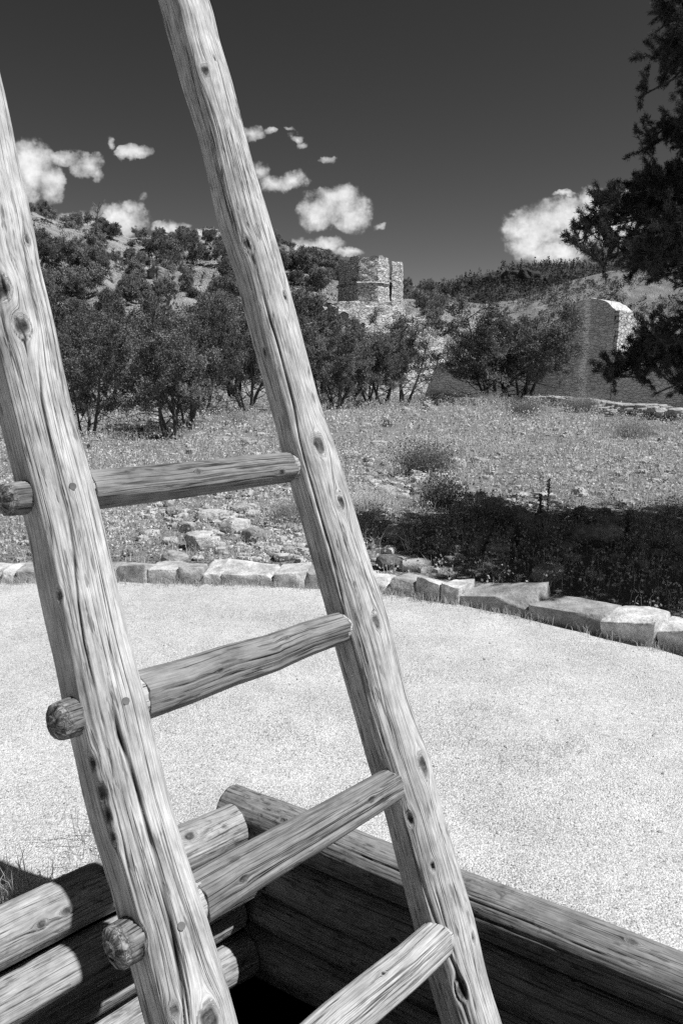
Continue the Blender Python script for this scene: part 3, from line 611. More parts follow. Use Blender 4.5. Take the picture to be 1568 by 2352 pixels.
def tufts(n,y0,y1,h0,h1,nb,bw):
    X,Y=field_pts(n,y0,y1); D=dens(X+30,Y); k=(rng.uniform(-.6,.6,len(X))<D)&(rng.random(len(X))>bare(X,Y)*.7); X=X[k];Y=Y[k]; Z=zfield(X,Y); n=len(X); h=rng.uniform(h0,h1,n); tn=np.clip(rng.normal(.62,.18,n),0,1)
    for _ in range(nb):
        B=np.stack([X+rng.normal(0,.03,n),Y+rng.normal(0,.03,n),Z-.01],1); blades(B,h*rng.uniform(.5,1.1,n),np.full(n,bw),rng.uniform(.1,.9,n),mb,np.clip(tn+rng.normal(0,.12,n),0,1))
forbs(10500,4.3,10,.05,.19,6,.026,.0022)
forbs(12000,10,18,.07,.24,7,.038,.003)
forbs(13000,18,38,.12,.36,7,.06,.005)
tufts(2000,4.3,12,.08,.24,12,.0022)
tufts(3600,12,38,.16,.42,9,.0045)
tag(mb.build('field_grass',M_GRASS,None,False),'dry grass and small weeds covering the stony field','grass',kind='stuff')
# grass along the foot of the kerb and by the log
mb=MB(); n=5200; tt=rng.uniform(0,1,n)
kp=np.array([gnd(*k) for k in KX]); idx=np.linspace(0,1,len(kp)); X=np.interp(tt,idx,kp[:,0]); Y=np.interp(tt,idx,kp[:,1])
dirs=nrm(np.stack([PC[0]-X,PC[1]-Y],1)); o_=rng.exponential(.035,n)+.0; cl=fbm(np.stack([tt*90,tt*0,tt*0],-1),2,2); k=rng.uniform(-.8,.5,n)<cl
B=np.stack([X+dirs[:,0]*o_,Y+dirs[:,1]*o_,np.zeros(n)],1)[k]; B[:,2]=zgrav(B[:,0],B[:,1]); n=len(B)
blades(B,rng.uniform(.02,.085,n),np.full(n,.0017),rng.uniform(.1,.8,n),mb,rng.uniform(.2,.9,n))
n=6500; tu=rng.uniform(.3,2.2,n); o_=-rng.exponential(.12,n)-.085; k=rng.uniform(-.5,1,n)<fbm(np.stack([tu*5,o_*5,tu*0],-1),6,2)+sm((tu-.55)/.5)*.9-.2
B=(CC+ulog*tu[:,None]+vlog*o_[:,None])[k]; B[:,2]=zgrav(B[:,0],B[:,1])+.01; n=len(B)
blades(B,rng.uniform(.03,.14,n),np.full(n,.0016),rng.uniform(.1,.9,n),mb,rng.uniform(.2,.9,n))
for (px,py,rr0) in [(1085,1640,.10),(920,1560,.07),(1040,1680,.12),(1240,1730,.14),(620,1690,.08),(1060,1710,.08),(700,1720,.1),(1180,1750,.1),(560,1420,.1),(1300,1720,.08)]:
    n=70; p=gnd(px,py); B=p+np.stack([rng.normal(0,rr0,n),rng.normal(0,rr0*.6,n),np.zeros(n)],1); B[:,2]=zgrav(B[:,0],B[:,1])
    blades(B,rng.uniform(.01,.035,n),np.full(n,.0012),rng.uniform(.5,1.6,n),mb,rng.uniform(.1,.5,n))
tag(mb.build('verge_grass',M_GRASS,None,False),'short grass sprouting along the kerb foot and the hatch log','grass',kind='stuff')
# loose pebbles on the gravel
mb=MB(); n=15000; r=np.sqrt(rng.uniform(0,1,n))*5.2; a=rng.uniform(0,2*np.pi,n); X=PC[0]+r*np.cos(a); Y=PC[1]+r*np.sin(a)
k=(Y>1.4)&(np.abs(X)<.55*Y+.3); X=X[k];Y=Y[k]; rel=np.stack([X-CC[0],Y-CC[1]],1); uu,vv=np.linalg.solve(np.array([[ulog[0],vlog[0]],[ulog[1],vlog[1]]]),rel.T); k=~((uu>-.12)&(uu<NU+.12)&(vv>-.12)&(vv<NVv+.12)); X=X[k];Y=Y[k]; n=len(X)
oc=np.array([[1,0,0],[0,1,0],[-1,0,0],[0,-1,0],[0,0,.75],[0,0,-.5]],float); of=np.array([[0,1,4],[1,2,4],[2,3,4],[3,0,4],[1,0,5],[2,1,5],[3,2,5],[0,3,5]])
sz=rng.lognormal(math.log(.0034),.42,n); a=rng.uniform(0,6.28,n); ca,sa=np.cos(a),np.sin(a)
V=oc[None]*(1+rng.normal(0,.22,(n,6,3))); V=np.stack([V[...,0]*ca[:,None]-V[...,1]*sa[:,None],V[...,0]*sa[:,None]+V[...,1]*ca[:,None],V[...,2]],-1)*sz[:,None,None]
V+=np.stack([X,Y,zgrav(X,Y)+sz*.3],1)[:,None]; mb.add(V.reshape(-1,3),(np.arange(n)[:,None,None]*6+of[None]).reshape(-1,3))
tag(mb.build('gravel_pebbles',M_PEB,None,False),'loose pebbles strewn over the pale gravel','gravel',kind='stuff')

# ------------------------------------------------------------------ trees
def branch(p,d,ln,n,wob,up=.0):
    P=[np.array(p,float)]; d=nrm(d)
    for _ in range(n):
        d=nrm(d+rng.normal(0,wob,3)+np.array([0,0,up])); P.append(P[-1]+d*ln/n)
    return np.array(P)
def juniper(seed,hgt,wid,nst,nleaf,lsize,detail=True,mat=M_JUN,sparse=0.):
    """multi-stemmed juniper; returns (trunk, crown) builders, base at the origin"""
    global rng; keep=rng; rng=np.random.default_rng(seed)
    tb=MB(); cb=MB(); tips=[]
    for s in range(nst):
        a=2*np.pi*(s+rng.uniform(-.25,.25))/nst; lean=rng.uniform(.12,.5)
        P=branch((.1*math.cos(a),.1*math.sin(a),-.15),(lean*math.cos(a),lean*math.sin(a),1),hgt*rng.uniform(.72,.95),9,.10,.03)
        tb.add(*tube(P,np.linspace(.055,.012,10)*hgt/3.4*rng.uniform(.8,1.3),7 if detail else 5))
        for k in range(2,10):
            nb=3 if k<8 else 2
            for _ in range(nb):
                a2=rng.uniform(0,6.28); t=k/9; ln=wid*.5*rng.uniform(.5,1.05)*(1-.45*abs(t-.45))
                d=np.array([math.cos(a2)+.5*math.cos(a),math.sin(a2)+.5*math.sin(a),rng.uniform(.1,.75)])
                if k<4 and rng.random()<.55: continue
                Q=branch(P[k],d,ln,5,.22,.04)
                if detail: tb.add(*tube(Q,np.linspace(.018,.005,6)*hgt/3.4,5))
                tips+= [Q[-1],Q[-1]+rng.normal(0,.10,3),Q[3]+rng.normal(0,.10,3)] if rng.random()>sparse else [Q[-1]]
    tips=np.array(tips); tips=tips[tips[:,2]>hgt*.24]
    ns=max(8,int(nleaf/len(tips)/9)); rad=.15*hgt/3.4
    # sprays: a few elongated sprigs round each tip, each with scale-like leaves
    n=len(tips)*ns; c=np.repeat(tips,ns,0); dirr=nrm(rng.normal(0,1,(n,3))+np.array([0,0,.55])); base=c+dirr*rng.uniform(0,1,(n,1))**.6*rad*rng.lognormal(0,.35,(n,1)); tone0=np.repeat(rng.uniform(0.,.9,len(tips)),ns)
    sd=nrm(dirr+rng.normal(0,.45,(n,3))+np.array([0,0,.35]))
    for q in range(9):
        Pn=base+sd*(q/9*lsize*3.2)[...,None]+rng.normal(0,lsize*.35,(n,3)) if False else base+sd*(q/9*lsize*3.2)+rng.normal(0,lsize*.35,(n,3))
        leaves(Pn,rng.uniform(.6,1.3,n)*lsize,cb,np.clip(tone0+rng.normal(0,.18,n)+.02*q,0,1),.5)
    rng=keep
    return tb,cb
def tree_proto(name,args,kw):
    e=empty(name); tb,cb=juniper(*args,**kw); tb.build('trunk',M_BARK,e); cb.build('crown',kw.get('mat',M_JUN),e,False); return e
JP=[tree_proto('juniper_tree',(11,3.4,2.6,4,52000,.044),{}),tree_proto('juniper_tree',(12,3.6,3.4,5,62000,.046),{}),tree_proto('juniper_tree',(13,3.2,2.2,3,40000,.044),{}),tree_proto('juniper_tree',(14,3.6,2.7,3,15000,.042),{'sparse':.75})]
jused=[0]*4
def jun(px,py,Y,kind,hscale,wscale,label,rz=None,z=None):
    p=aty(px,py,Y); zz=float(zfield(p[0],Y)) if z is None else z; rz=rng.uniform(0,6.28) if rz is None else rz
    base=[3.4,3.6,3.2,3.6][kind]; s=hscale/base*.86
    if not jused[kind]: o=JP[kind]; o.location=(p[0],Y,zz); o.rotation_euler=(0,0,rz); o.scale=(s*wscale,s*wscale,s); jused[kind]=1
    else: o=copy_tree(JP[kind],(p[0],Y,zz),rz,(s*wscale,s*wscale,s))
    tag(o,label,'tree','junipers round the field'); return o
JT=[(390,1000,18.5,0,3.15,1.05,'multi-stemmed juniper standing nearest in the open ground between the poles'),
 (205,1010,18.0,2,3.0,.9,'slim juniper standing close beside the near pole'),
 (430,985,21.5,1,3.5,.95,'bushy juniper just behind the nearest multi-stemmed juniper'),
 (255,930,27.0,1,4.4,1.0,'dark juniper behind the near pole in the left grove'),
 (330,925,31.0,0,4.6,1.1,'juniper in the middle of the left grove, half hidden'),
 (470,925,30.0,2,4.6,1.2,'dense juniper at the back of the left grove'),
 (570,918,27.5,1,4.3,.95,'dark juniper with leaning trunks hard left of the far pole'),
 (120,930,29.0,0,4.7,1.0,'juniper hidden behind the near pole'),
 (40,950,24.0,1,4.2,1.0,'juniper at the left edge behind the near pole'),
 (160,925,34.0,1,5.0,1.0,'tall juniper at the back left of the grove'),
 (540,905,38.0,0,5.2,1.15,'juniper farthest back in the left grove beside the far pole'),
 (775,935,29.0,1,3.45,1.0,'juniper just right of the far pole under the hillside'),
 (850,935,30.0,0,3.5,.95,'juniper in the middle of the grove below the tower'),
 (800,925,34.0,2,4.0,1.2,'juniper behind the grove below the tower'),
 (925,932,31.0,3,4.1,1.0,'open airy juniper with visible limbs in front of the bright ruin'),
 (880,930,33.0,2,4.1,.95,'slim juniper between the dense grove and the airy juniper'),
 (1128,925,34.0,1,4.8,1.28,'large round juniper in front of the shaded ruin wall'),
 (1195,925,34.6,1,4.6,1.22,'second stem-cluster of the large round juniper, leaning right'),
 (735,925,38.0,1,4.2,1.0,'juniper behind the far pole below the hillside'),
 (640,925,36.0,0,4.9,1.1,'juniper behind the far pole in the left grove')]
for a in JT: jun(*a)

# hills -------------------------------------------------------------
def crest(tab):
    tx=[];te=[]
    for x,y in tab: r=ray(x,y); tx.append(r[0]/r[1]); te.append(r[2]/r[1])
    return np.array(tx),np.array(te)
HA=crest([(-1900,420),(-700,430),(-200,450),(70,484),(130,506),(200,514),(240,520),(300,545),(360,545),(420,536),(500,534),(560,540),(640,566),(700,580),(770,606),(830,640),(930,664),(1010,680),(1060,705),(1120,740),(1200,790),(1400,850),(1800,870)])
HB=crest([(-400,760),(600,740),(900,700),(1000,676),(1030,690),(1100,698),(1200,688),(1300,650),(1400,622),(1568,598),(2200,560),(3200,560)])
HC=crest([(400,800),(800,720),(960,686),(1000,672),(1050,650),(1080,640),(1120,630),(1150,622),(1200,618),(1280,612),(1350,614),(1450,612),(1700,600),(2600,560),(3600,600)])
def hill_z(H_,y0,y1,seed,amp):
    def f(x,y):
        tx=x/y; te=np.interp(tx,H_[0],H_[1]); top=te*y1+H; t=(y-y0)/(y1-y0); g=np.where(t<1,.15*sm(t)+.85*np.clip(t,0,1)**1.12,1-.55*sm((t-1)/1.2))
        P=np.stack([x,y,x*0],-1); k=sm(t/.25); L=(y1-y0)
        n=amp*(fbm(P/(L*.16),seed,4)+.5*np.abs(fbm(P/(L*.06),seed+3,3)))*k*(1-.75*sm((t-.7)/.3)*(t<1.05))
        led=.4*amp*np.floor(3*fbm(P/(L*.2),seed+8,2))*k*(t<.85)
        z=np.minimum(-.6+(top+.6)*g+n+led,np.where(t>=0,1e9,-.6)); pad=sm((tx+.01)/.03)*sm((.175-tx)/.03)*sm((77-y)/6) if seed==41 else 0; return np.where(z>0,z*(1-.8*pad),z)
    return f
def hill(name,H_,y0,y1,tx0,tx1,nx,ny,seed,amp,mat):
    f=hill_z(H_,y0,y1,seed,amp); ys=np.concatenate([np.linspace(y0,y1*1.02,ny),np.linspace(y1*1.05,y1+1.2*(y1-y0),12)]); txs=np.linspace(tx0,tx1,nx); YY,TX=np.meshgrid(ys,txs,indexing='ij'); X=TX*YY; Z=f(X,YY)
    tag(mk(name,np.stack([X,YY,Z],-1).reshape(-1,3),grid_faces(*X.shape),mat),kind='structure'); return f
fA=hill('hill',HA,44,135,-1.35,.55,620,200,41,2.2,M_HILL)
fB=hill('hill_slope',HB,150,340,-.3,1.3,420,120,43,4.0,M_SLOPE)
fC=hill('mesa_hills',HC,420,820,-.1,1.3,420,140,47,9.0,M_MESA)
# hillside junipers: one mesh each, a few shapes copied
HP=[]
for k,(hh,ww,nn) in enumerate([(2.6,2.6,5600),(2.1,2.4,5000),(3.2,2.6,6200),(1.8,2.3,4600),(2.8,3.0,6000)]):
    tb,cb=juniper(30+k,hh,ww,3,nn,.11,False,M_HJUN)
    for V,fl_ in ((np.concatenate(tb.V),tb.F[4]),): cb.add(V,np.concatenate(fl_),tone=0.35)
    HP.append(cb.build('juniper_tree',M_HJUN,None,False))
hused=[0]*5; placed=[]; tries=0
while len(placed)<235 and tries<9000:
    tries+=1
    px=rng.uniform(-60,1010); r=ray(px,600); tx=r[0]/r[1]; y=62+(136-62)*rng.uniform(.0,1.0)**.75; x=tx*y
    if px>735 and y<100 and px<965: continue
    if px>770 and y<74: continue
    z=float(fA(np.array(x),np.array(y))); q=proj((x,y,z))
    if vnoise(np.array([[x/9,y/9,0]]),5)[0]<-.45: continue
    if any((a-x)**2+(b-y)**2<(1.25+.012*y)**2 for a,b in placed): continue
    k=int(rng.integers(5)); o=HP[k] if not hused[k] else HP[k].copy()
    if hused[k]: COL.objects.link(o)
    hused[k]=1; s=rng.uniform(.6,1.15)*(.8 if y>118 else 1.); o.location=(x,y,z-.1); o.scale=(s,s,s*rng.uniform(.85,1.15)); o.rotation_euler=(0,0,rng.uniform(0,6.28)); placed.append((x,y))
    zone='along the crest of the left hill against the sky' if y>122 else ('high on the stony left hillside' if y>92 else ('halfway up the stony left hillside' if y>65 else 'at the foot of the left hill behind the grove'))
    if px>690 and y>60: zone='on the slope around the ruined tower'
    tag(o,'dark bushy juniper '+zone,'tree','junipers '+zone)
# scrub on the hillsides and forest on the mesa
def scatter_bush(name,f,y0,y1,tx0,tx1,n,s0,s1,nl,mat,label,cat,cone=False,thr=-.2,seed=1):
    mb=MB(); y=rng.uniform(y0,y1,n); tx=rng.uniform(tx0,tx1,n); x=tx*y; k=vnoise(np.stack([x/(y1*.06),y/(y1*.06),x*0],-1),seed)>thr+rng.normal(0,.3,n); k&=~((x/y>-.03)&(x/y<.17)&(y<92)) if name=='hill_scrub' else True
    x=x[k];y=y[k]; z=f(x,y); n=len(x); s=rng.uniform(s0,s1,n)*rng.lognormal(0,.25,n); tn=rng.uniform(.1,.9,n)
    for _ in range(nl):
        a=rng.uniform(0,6.28,n); 
        if cone: h=rng.uniform(.1,1,n); rr=(1-h)*.30; Pn=np.stack([x+np.cos(a)*rr*s,y+np.sin(a)*rr*s,z+h*s],1)
        else: h=rng.uniform(0,1,n); rr=np.sqrt(np.clip(1-(h*1.6-.6)**2,0,1))*.55*rng.uniform(.3,1,n); Pn=np.stack([x+np.cos(a)*rr*s,y+np.sin(a)*rr*s,z+h*s*.75],1)
        leaves(Pn,s*rng.uniform(.22,.42,n)*(.5 if cone else .8),mb,np.clip(tn+rng.normal(0,.2,n),0,1))
    return tag(mb.build(name,mat,None,False),label,cat,kind='stuff')
scatter_bush('hill_scrub',fA,56,137,-.62,.35,1900,.5,1.3,24,M_HJUN,'low dark scrub dotted over the left hill','scrub')
scatter_bush('slope_scrub',fB,160,340,-.1,.72,7500,1.0,2.3,18,M_HJUN,'dark scrub dotted over the slope right of the tower','scrub',thr=-.2)
scatter_bush('mesa_forest',fC,430,830,-.05,.75,15000,4,7,24,M_FOR,'dark conifer forest covering the far mesa','forest',cone=True,thr=-.55)
# the cliff band under the mesa rim
mb=MB()
for (x0,x1,yt,yb,Y) in [(1122,1165,632,668,760),(1160,1205,622,672,745),(1198,1242,616,688,735),(1080,1128,640,662,775),(1236,1262,628,690,740)]:
    V=rough_block(SB,int(x0),.1,.08,2.5); a=aty(x0,yt,Y); b=aty(x1,yb,Y); V=V*np.array([b[0]-a[0],90,a[2]-b[2]]); V+=np.array([(a[0]+b[0])/2,Y+45,(a[2]+b[2])/2]); mb.add(V,SF)
tag(mb.build('cliff_hills',mat_stone('cliff_rock',.03,.10,.05,4.),None,False),kind='structure')
# outcrops and pale boulders on the left hill
def outcrop(px,Y,wid,hgt,seed,label,dz=0):
    r=ray(px,600); x=r[0]/r[1]*Y; z=float(fA(np.array(x),np.array(Y))); V=rough_block(SB,seed,.2,.12,2.4)*np.array([wid,wid*.7,hgt]); o=mk('rock_outcrop',V,SF,M_OUT,None,False); o.location=(x,Y,z+hgt*.15+dz); o.rotation_euler=(0,.1*rng.normal(),rng.normal(0,.4)); tag(o,label,'rock outcrop','outcrops on the left hill')
M_OUT=mat_stone('outcrop_rock',.22,.55,.9,.25)
for i,(px,Y,wd,hg,lb) in enumerate([(395,128,3.5,1.8,'blocky rim rock on the skyline between the poles, leftmost'),(412,129,3.0,2.0,'blocky rim rock on the skyline, second from the left'),(430,130,3.6,2.1,'largest blocky rim rock on the skyline between the poles'),(452,130,3.2,1.8,'low rim rock right of the largest one on the skyline'),(478,131,4.0,1.8,'rim rock on the skyline touching the far pole'),
  (460,66,9,1.6,'wide pale earth ledge below the scrub between the poles'),(390,70,7,1.4,'pale earth ledge left of the wide one'),(335,72,6,1.3,'small pale ledge above the left grove'),(530,84,6,1.6,'bright ledge beside the far pole halfway up the hill'),(320,100,5,2.0,'pale bare patch of rock high on the hill'),(380,95,6,2.0,'pale rock face in the middle of the hill'),
  (660,112,5,2.0,'pale boulder on the slope just right of the far pole'),(690,118,5,2.0,'pale boulder high on the slope left of the tower'),(705,108,5,2.2,'bright boulder pile left of the tower'),(725,100,4,2.0,'dark ledge boulder close left of the tower'),(680,126,5,1.6,'rim boulder on the skyline left of the tower'),(712,127,5,1.6,'rim boulder on the skyline nearest the tower'),(650,128,5,1.6,'rim boulder on the skyline right of the far pole')]): outcrop(px,Y,wd*(.55 if i>4 else .8),hg*.75,700+i,lb)
# dead snag on the ridge
p=aty(222,524,128); e=empty('dead_tree',(p[0],p[1],float(fA(np.array(p[0]),np.array(p[1]))))); tag(e,'bare dead tree standing alone on the hill crest','tree')
tb=MB(); r2=np.random.default_rng(3); rng,keepr=r2,rng
P=branch((0,0,-.3),(.05,0,1),4.6,8,.08); tb.add(*tube(P,np.linspace(.16,.03,9),6)); tb.build('trunk',M_SNAG,e)
for k in range(3,8):
    for s in (-1,1):
        Q=branch(P[k],(s,rng.normal(0,.5),.5),rng.uniform(.8,1.9),4,.25,.1); b_=MB(); b_.add(*tube(Q,np.linspace(.06,.02,5),5)); Q2=branch(Q[2],(s*.4,rng.normal(0,.4),1),.7,3,.25); b_.add(*tube(Q2,np.linspace(.04,.015,4),4)); b_.build('limb',M_SNAG,e)
rng=keepr

# ------------------------------------------------------------------ ruins
def hexa(bot,top,n,amp,seed,fr_=.55,jag=0):
    """rough masonry block between four ground and four top corners; dense enough to crumble at the edges"""
    bot=np.asarray(bot,float);top=np.asarray(top,float); mb=MB()
    g=np.linspace(0,1,n)
    def tri(a,b,c):
        e=lambda q:(q[0]*((1-a)*(1-b))[:,None]+q[1]*(a*(1-b))[:,None]+q[2]*(a*b)[:,None]+q[3]*((1-a)*b)[:,None])
        return e(bot)*(1-c)[:,None]+e(top)*c[:,None]
    A_,B_=[x.ravel() for x in np.meshgrid(g,g,indexing='ij')]; o0=np.zeros_like(A_);o1=o0+1
    for (a,b,c,fl_) in ((A_,B_,o1,0),(A_,B_,o0,1),(A_,o0,B_,1),(A_,o1,B_,0),(o0,A_,B_,0),(o1,A_,B_,1)):
        V=tri(a,b,c); f=grid_faces(n,n); 
        if jag: V[:,2]+=jag*fbm(np.stack([V[:,0]*.9,V[:,1]*.9,V[:,0]*0],-1),seed+60,3)*c
        mb.add(V,f[:,::-1] if fl_ else f)
    V=np.concatenate(mb.V); F=np.concatenate(mb.F[4])[:,::-1]
    d=np.stack([fbm(V/fr_*np.array([1,1,1.8])+s*9.1+seed,seed+s,3) for s in range(3)],1); V=V+d*amp
    return V,F
def quad(p,q,thick):
    """footprint: front edge p->q, going back by thick (away from the viewer)"""
    p=np.asarray(p,float);q=np.asarray(q,float); d=nrm(q-p); n=np.array([-d[1],d[0]]); 
    return [p,q,q+n*thick,p+n*thick]
def prism(fp,z0,z1,n,amp,seed,fr_=.55,batter=0.,jag=0):
    fp=np.array(fp); c=fp.mean(0); b=c+(fp-c)*(1+batter); bot=np.c_[b,np.full(4,z0)]; top=np.c_[fp,np.full(4,z1) if np.ndim(z1)==0 else z1]
    return hexa(bot,top,n,amp,seed,fr_,jag)
# tower
TY=82.
tow=empty('stone_tower'); tag(tow,'broken octagonal stone tower standing highest above the ruin','tower'); 
def P2(px,Y): r=ray(px,650); return np.array([r[0]/r[1]*Y,Y])
def zAt(px,py,Y): return aty(px,py,Y)[2]
zb=zAt(840,706,TY); ztp=zAt(840,590,TY)
A0=P2(776,TY+4.5);A1=P2(822,TY+.2);A2=P2(868,TY+.0);A3=P2(893,TY+1.3); A4=P2(921,TY+3.6)
back=P2(800,TY+9); back2=P2(905,TY+9)
tow.location=(A1[0],A1[1],zb); TL=np.array([A1[0],A1[1],zb])
def tp(name,V,F,mat=M_MAS): return mk(name,V-TL,F,mat,tow,False)
mid=zAt(840,645,TY)
def ngon(name,fp,z0,z1,seed,amp=.12,lip=0,top=None):
    """closed rough wall round a footprint polygon"""
    fp=np.array(fp); n=len(fp); per=[]; 
    for i in range(n):
        a,b=fp[i],fp[(i+1)%n]; k=max(6,int(np.linalg.norm(b-a)/.14)); per+=[a+(b-a)*t for t in np.linspace(0,1,k,endpoint=False)]
    per=np.array(per); m=len(per); nz=int((z1-z0)/.14)+2; zs=np.linspace(z0,z1,nz); c=per.mean(0)
    tz=z1+.35*fbm(np.stack([per[:,0]*.8,per[:,1]*.8,per[:,0]*0],-1),seed,3) if top is None else top(per)
    V=np.stack([np.c_[c+(per-c)*(1+.03*(1-(z-z0)/(z1-z0))),z0+(tz-z0)*((z-z0)/(z1-z0))] for z in zs]).reshape(-1,3)
    cap=[np.c_[c+(per-c)*s,tz*s+z1*(1-s)+.1*vnoise(np.c_[per*2*s,per[:,0]*0],seed)] for s in (.85,.55,.2)]; V=np.vstack([V]+cap)
    R=nz+3; i=np.arange(R-1)[:,None]*m; j=np.arange(m)[None]; k=(j+1)%m; F=np.stack([i+j,i+k,i+m+k,i+m+j],-1).reshape(-1,4)
    d=np.stack([fbm(V*np.array([1.7,1.7,3.4])+s*9.1,seed+s,3) for s in range(3)],1); V=V+d*amp
    return V,F
o=tp('wall',*ngon('w',[A0,A1,A2,A3,back2*.4+back*.6,back],zb-.5,mid-.08,801,.12)); o['label']='lower storey of rough coursed stone'
A0u,A1u,A2u,A3u=A0+[.15,.1],A1+[.12,.12],A2+[-.03,.1],A3+[-.05,.05]
o=tp('wall',*ngon('w',[A0u,A1u,A2u,A3u,back2*.4+back*.6,back],mid-.2,ztp,802,.13)); o['label']='upper storey set back above a thin ledge'
o=tp('ledge',*ngon('w',[A0+[-.1,-.1],A1+[-.1,-.12],A2+[.0,-.1],A3+[.0,-.02],back2*.4+back*.6,back],mid-.2,mid-.02,803,.05))
B0=P2(900,TY+1.9);B1=P2(921,TY+2.6)
o=tp('pier',*ngon('w',[B0,B1,B1+[.4,3.0],B0+[.1,3.0]],zb-.5,ztp-.1,804,.10)); o['label']='separate pier right of the tall slit opening'
o=tp('back_wall',*ngon('w',[A3+[-.2,2.2],B0+[.3,2.0],B0+[.4,2.8],A3+[-.2,3.0]],zb-.5,zAt(895,640,TY),805,.06)); 
l0_=np.array([*A3,zAt(895,640,TY)]);
Vq,Fq_=prism(quad(A3+[-.15,.25],B0+[.15,.2],.5),l0_[2]-.12,l0_[2]+.08,8,.02,806); tp('lintel',Vq,Fq_)
# stepped bright rubble below the tower, going down to the wall
rn=empty('ruined_stone_steps'); p0=P2(900,62); RL_=np.array([p0[0],p0[1],2.]); rn.location=tuple(RL_); tag(rn,'sunlit crumbling stone mass stepping down from the tower to the wall','ruin')
STEPS=[(845,1000,868,50,3,0),(862,1043,838,53,4,1),(858,1040,806,57,4,2),(850,1030,776,61,5,3),(838,1010,748,66,5,4),(800,978,722,71,6,5),(772,930,704,76,9,6)]
for i,(x0,x1,yt,Y,th,sd) in enumerate(STEPS):
    fp=quad(P2(x0,Y-.9),P2(x1,Y+1.5),th+3.0); V,F=prism(fp,-1. if i<3 else 0.,zAt((x0+x1)/2,yt,Y),26,.28,820+i,.9,.05,.5); o=mk('step_wall',V-RL_,F,M_MAS,rn,False)
for i,(x0,x1,yt,Y) in enumerate([(776,905,692,78.5),(778,850,708,75)]):
    V,F=prism(quad(P2(x0,Y-.6),P2(x1,Y+.8),3),2,zAt((x0+x1)/2,yt,Y),24,.16,840+i,.7,.02,.2); mk('footing',V-RL_,F,M_MAS,rn,False)
# the long shaded wall
W0=np.array([5.6,47.8]); W1=np.array([11.85,43.9]); W2=np.array([14.0,41.97]); W3=np.array([14.02,41.94]); W4=np.array([22.,36.9])
wl=empty('ruined_church_wall',(W0[0],W0[1],0)); tag(wl,'long church wall in shade, with a tall rounded stub and a sunlit broken end','wall')
WL=np.array([W0[0],W0[1],0]); dW=nrm(W2-W1)
M_WALL=mat_masonry('shaded_wall_plaster',.58,.84,3.0,.78,.05,((float(W1[0]+dW[0]*1.35),float(W1[1]+dW[1]*1.35),0),(float(dW[0]),float(dW[1]),0)))
fp=quad(W0,W1,1.6); f2=[fp[0]+np.array([-1.15,.45]),fp[1],fp[2],fp[3]+np.array([-1.15,.45])]
V,F=hexa(np.c_[np.array(f2),np.full(4,-1.2)],np.c_[np.array(fp),[zAt(1010,828,47.5)]*4],36,.05,861,.8,.25); o=mk('wall',V-WL,F,M_WALL,wl,False); o['label']='lower battered stretch behind the round juniper'
# tall stub: a rounded top built as columns of a curved profile
def stub(p,q,thick,z0,prof,n=34,amp=.07,seed=870):
    p=np.asarray(p);q=np.asarray(q);d=nrm(q-p);nn=np.array([-d[1],d[0]]); L=np.linalg.norm(q-p); ts=np.linspace(0,1,n); ks=np.linspace(0,1,14); zs=np.linspace(0,1,44)
    mb=MB()
    def zt(t): return np.interp(t,[a for a,_ in prof],[b for _,b in prof])
    T_,Z_=[x.ravel() for x in np.meshgrid(ts,zs,indexing='ij')]
    for k,fl_ in ((0,1),(1,0)):
        xy=p+d*(T_*L)[:,None]+nn*(k*thick); mb.add(np.c_[xy,z0+(zt(T_)-z0)*Z_],grid_faces(n,44)[:,::-1] if fl_ else grid_faces(n,44))
    K_,Z2=[x.ravel() for x in np.meshgrid(ks,zs,indexing='ij')]
    for t,fl_ in ((0,0),(1,1)):
        xy=p+d*(t*L)+nn*(K_*thick)[:,None]; mb.add(np.c_[xy,z0+(zt(np.full_like(K_,t))-z0)*Z2],grid_faces(14,44)[:,::-1] if fl_ else grid_faces(14,44))
    T2,K2=[x.ravel() for x in np.meshgrid(ts,ks,indexing='ij')]; xy=p+d*(T2*L)[:,None]+nn*(K2*thick)[:,None]; mb.add(np.c_[xy,zt(T2)],grid_faces(n,14)[:,::-1] if 0 else grid_faces(n,14))
    V=np.concatenate(mb.V);F=np.concatenate(mb.F[4])[:,::-1]
    dd=np.stack([fbm(V*np.array([2.2,2.2,3.6])+s*9.1,seed+s,3) for s in range(3)],1); edge=np.clip((V[:,2]-z0)/5.,0.2,1); return V+dd*amp*edge[:,None],F
zp=lambda py:zAt(1350,py,42.5)
V,F=stub(W1,W2,2.3,-1.2,[(0,zp(712)),(.12,zp(700)),(.3,zp(690)),(.55,zp(683)),(.72,zp(687)),(.86,zp(697)),(1,zp(712))]); o=mk('wall',V-WL,F,M_WALL,wl,False); o['label']='tall stub with a rounded top and a pale streak'
# bright broken end of the tall stub: fresh rubble core
nn=np.array([-dW[1],dW[0]]); e0=W2+dW*.02; V,F=prism([e0,e0+dW*.22,e0+dW*.22+nn*2.2,e0+nn*2.2],zp(806),zp(716),20,.10,880,.4); mk('broken_end',V-WL,F,M_MAS,wl,False)
V,F=prism(quad(W3,W4,1.2),-1.4,zAt(1480,815,40.5),34,.05,882,.8,.0,.2); o=mk('wall',V-WL,F,M_WALL,wl,False); o['label']='low stretch behind the pine boughs'
# small bright-topped wall left of the tower
V,F=prism(quad(P2(700,64),P2(746,62),2.),1.,zAt(725,742,63),16,.10,890,.6,.03,.2); o=mk('ruined_wall',V-np.array([*P2(720,63),1.]),F,M_MAS,None,False); o.location=(*P2(720,63),1.); tag(o,'short bright-topped wall remnant at the hill foot left of the tower','wall')
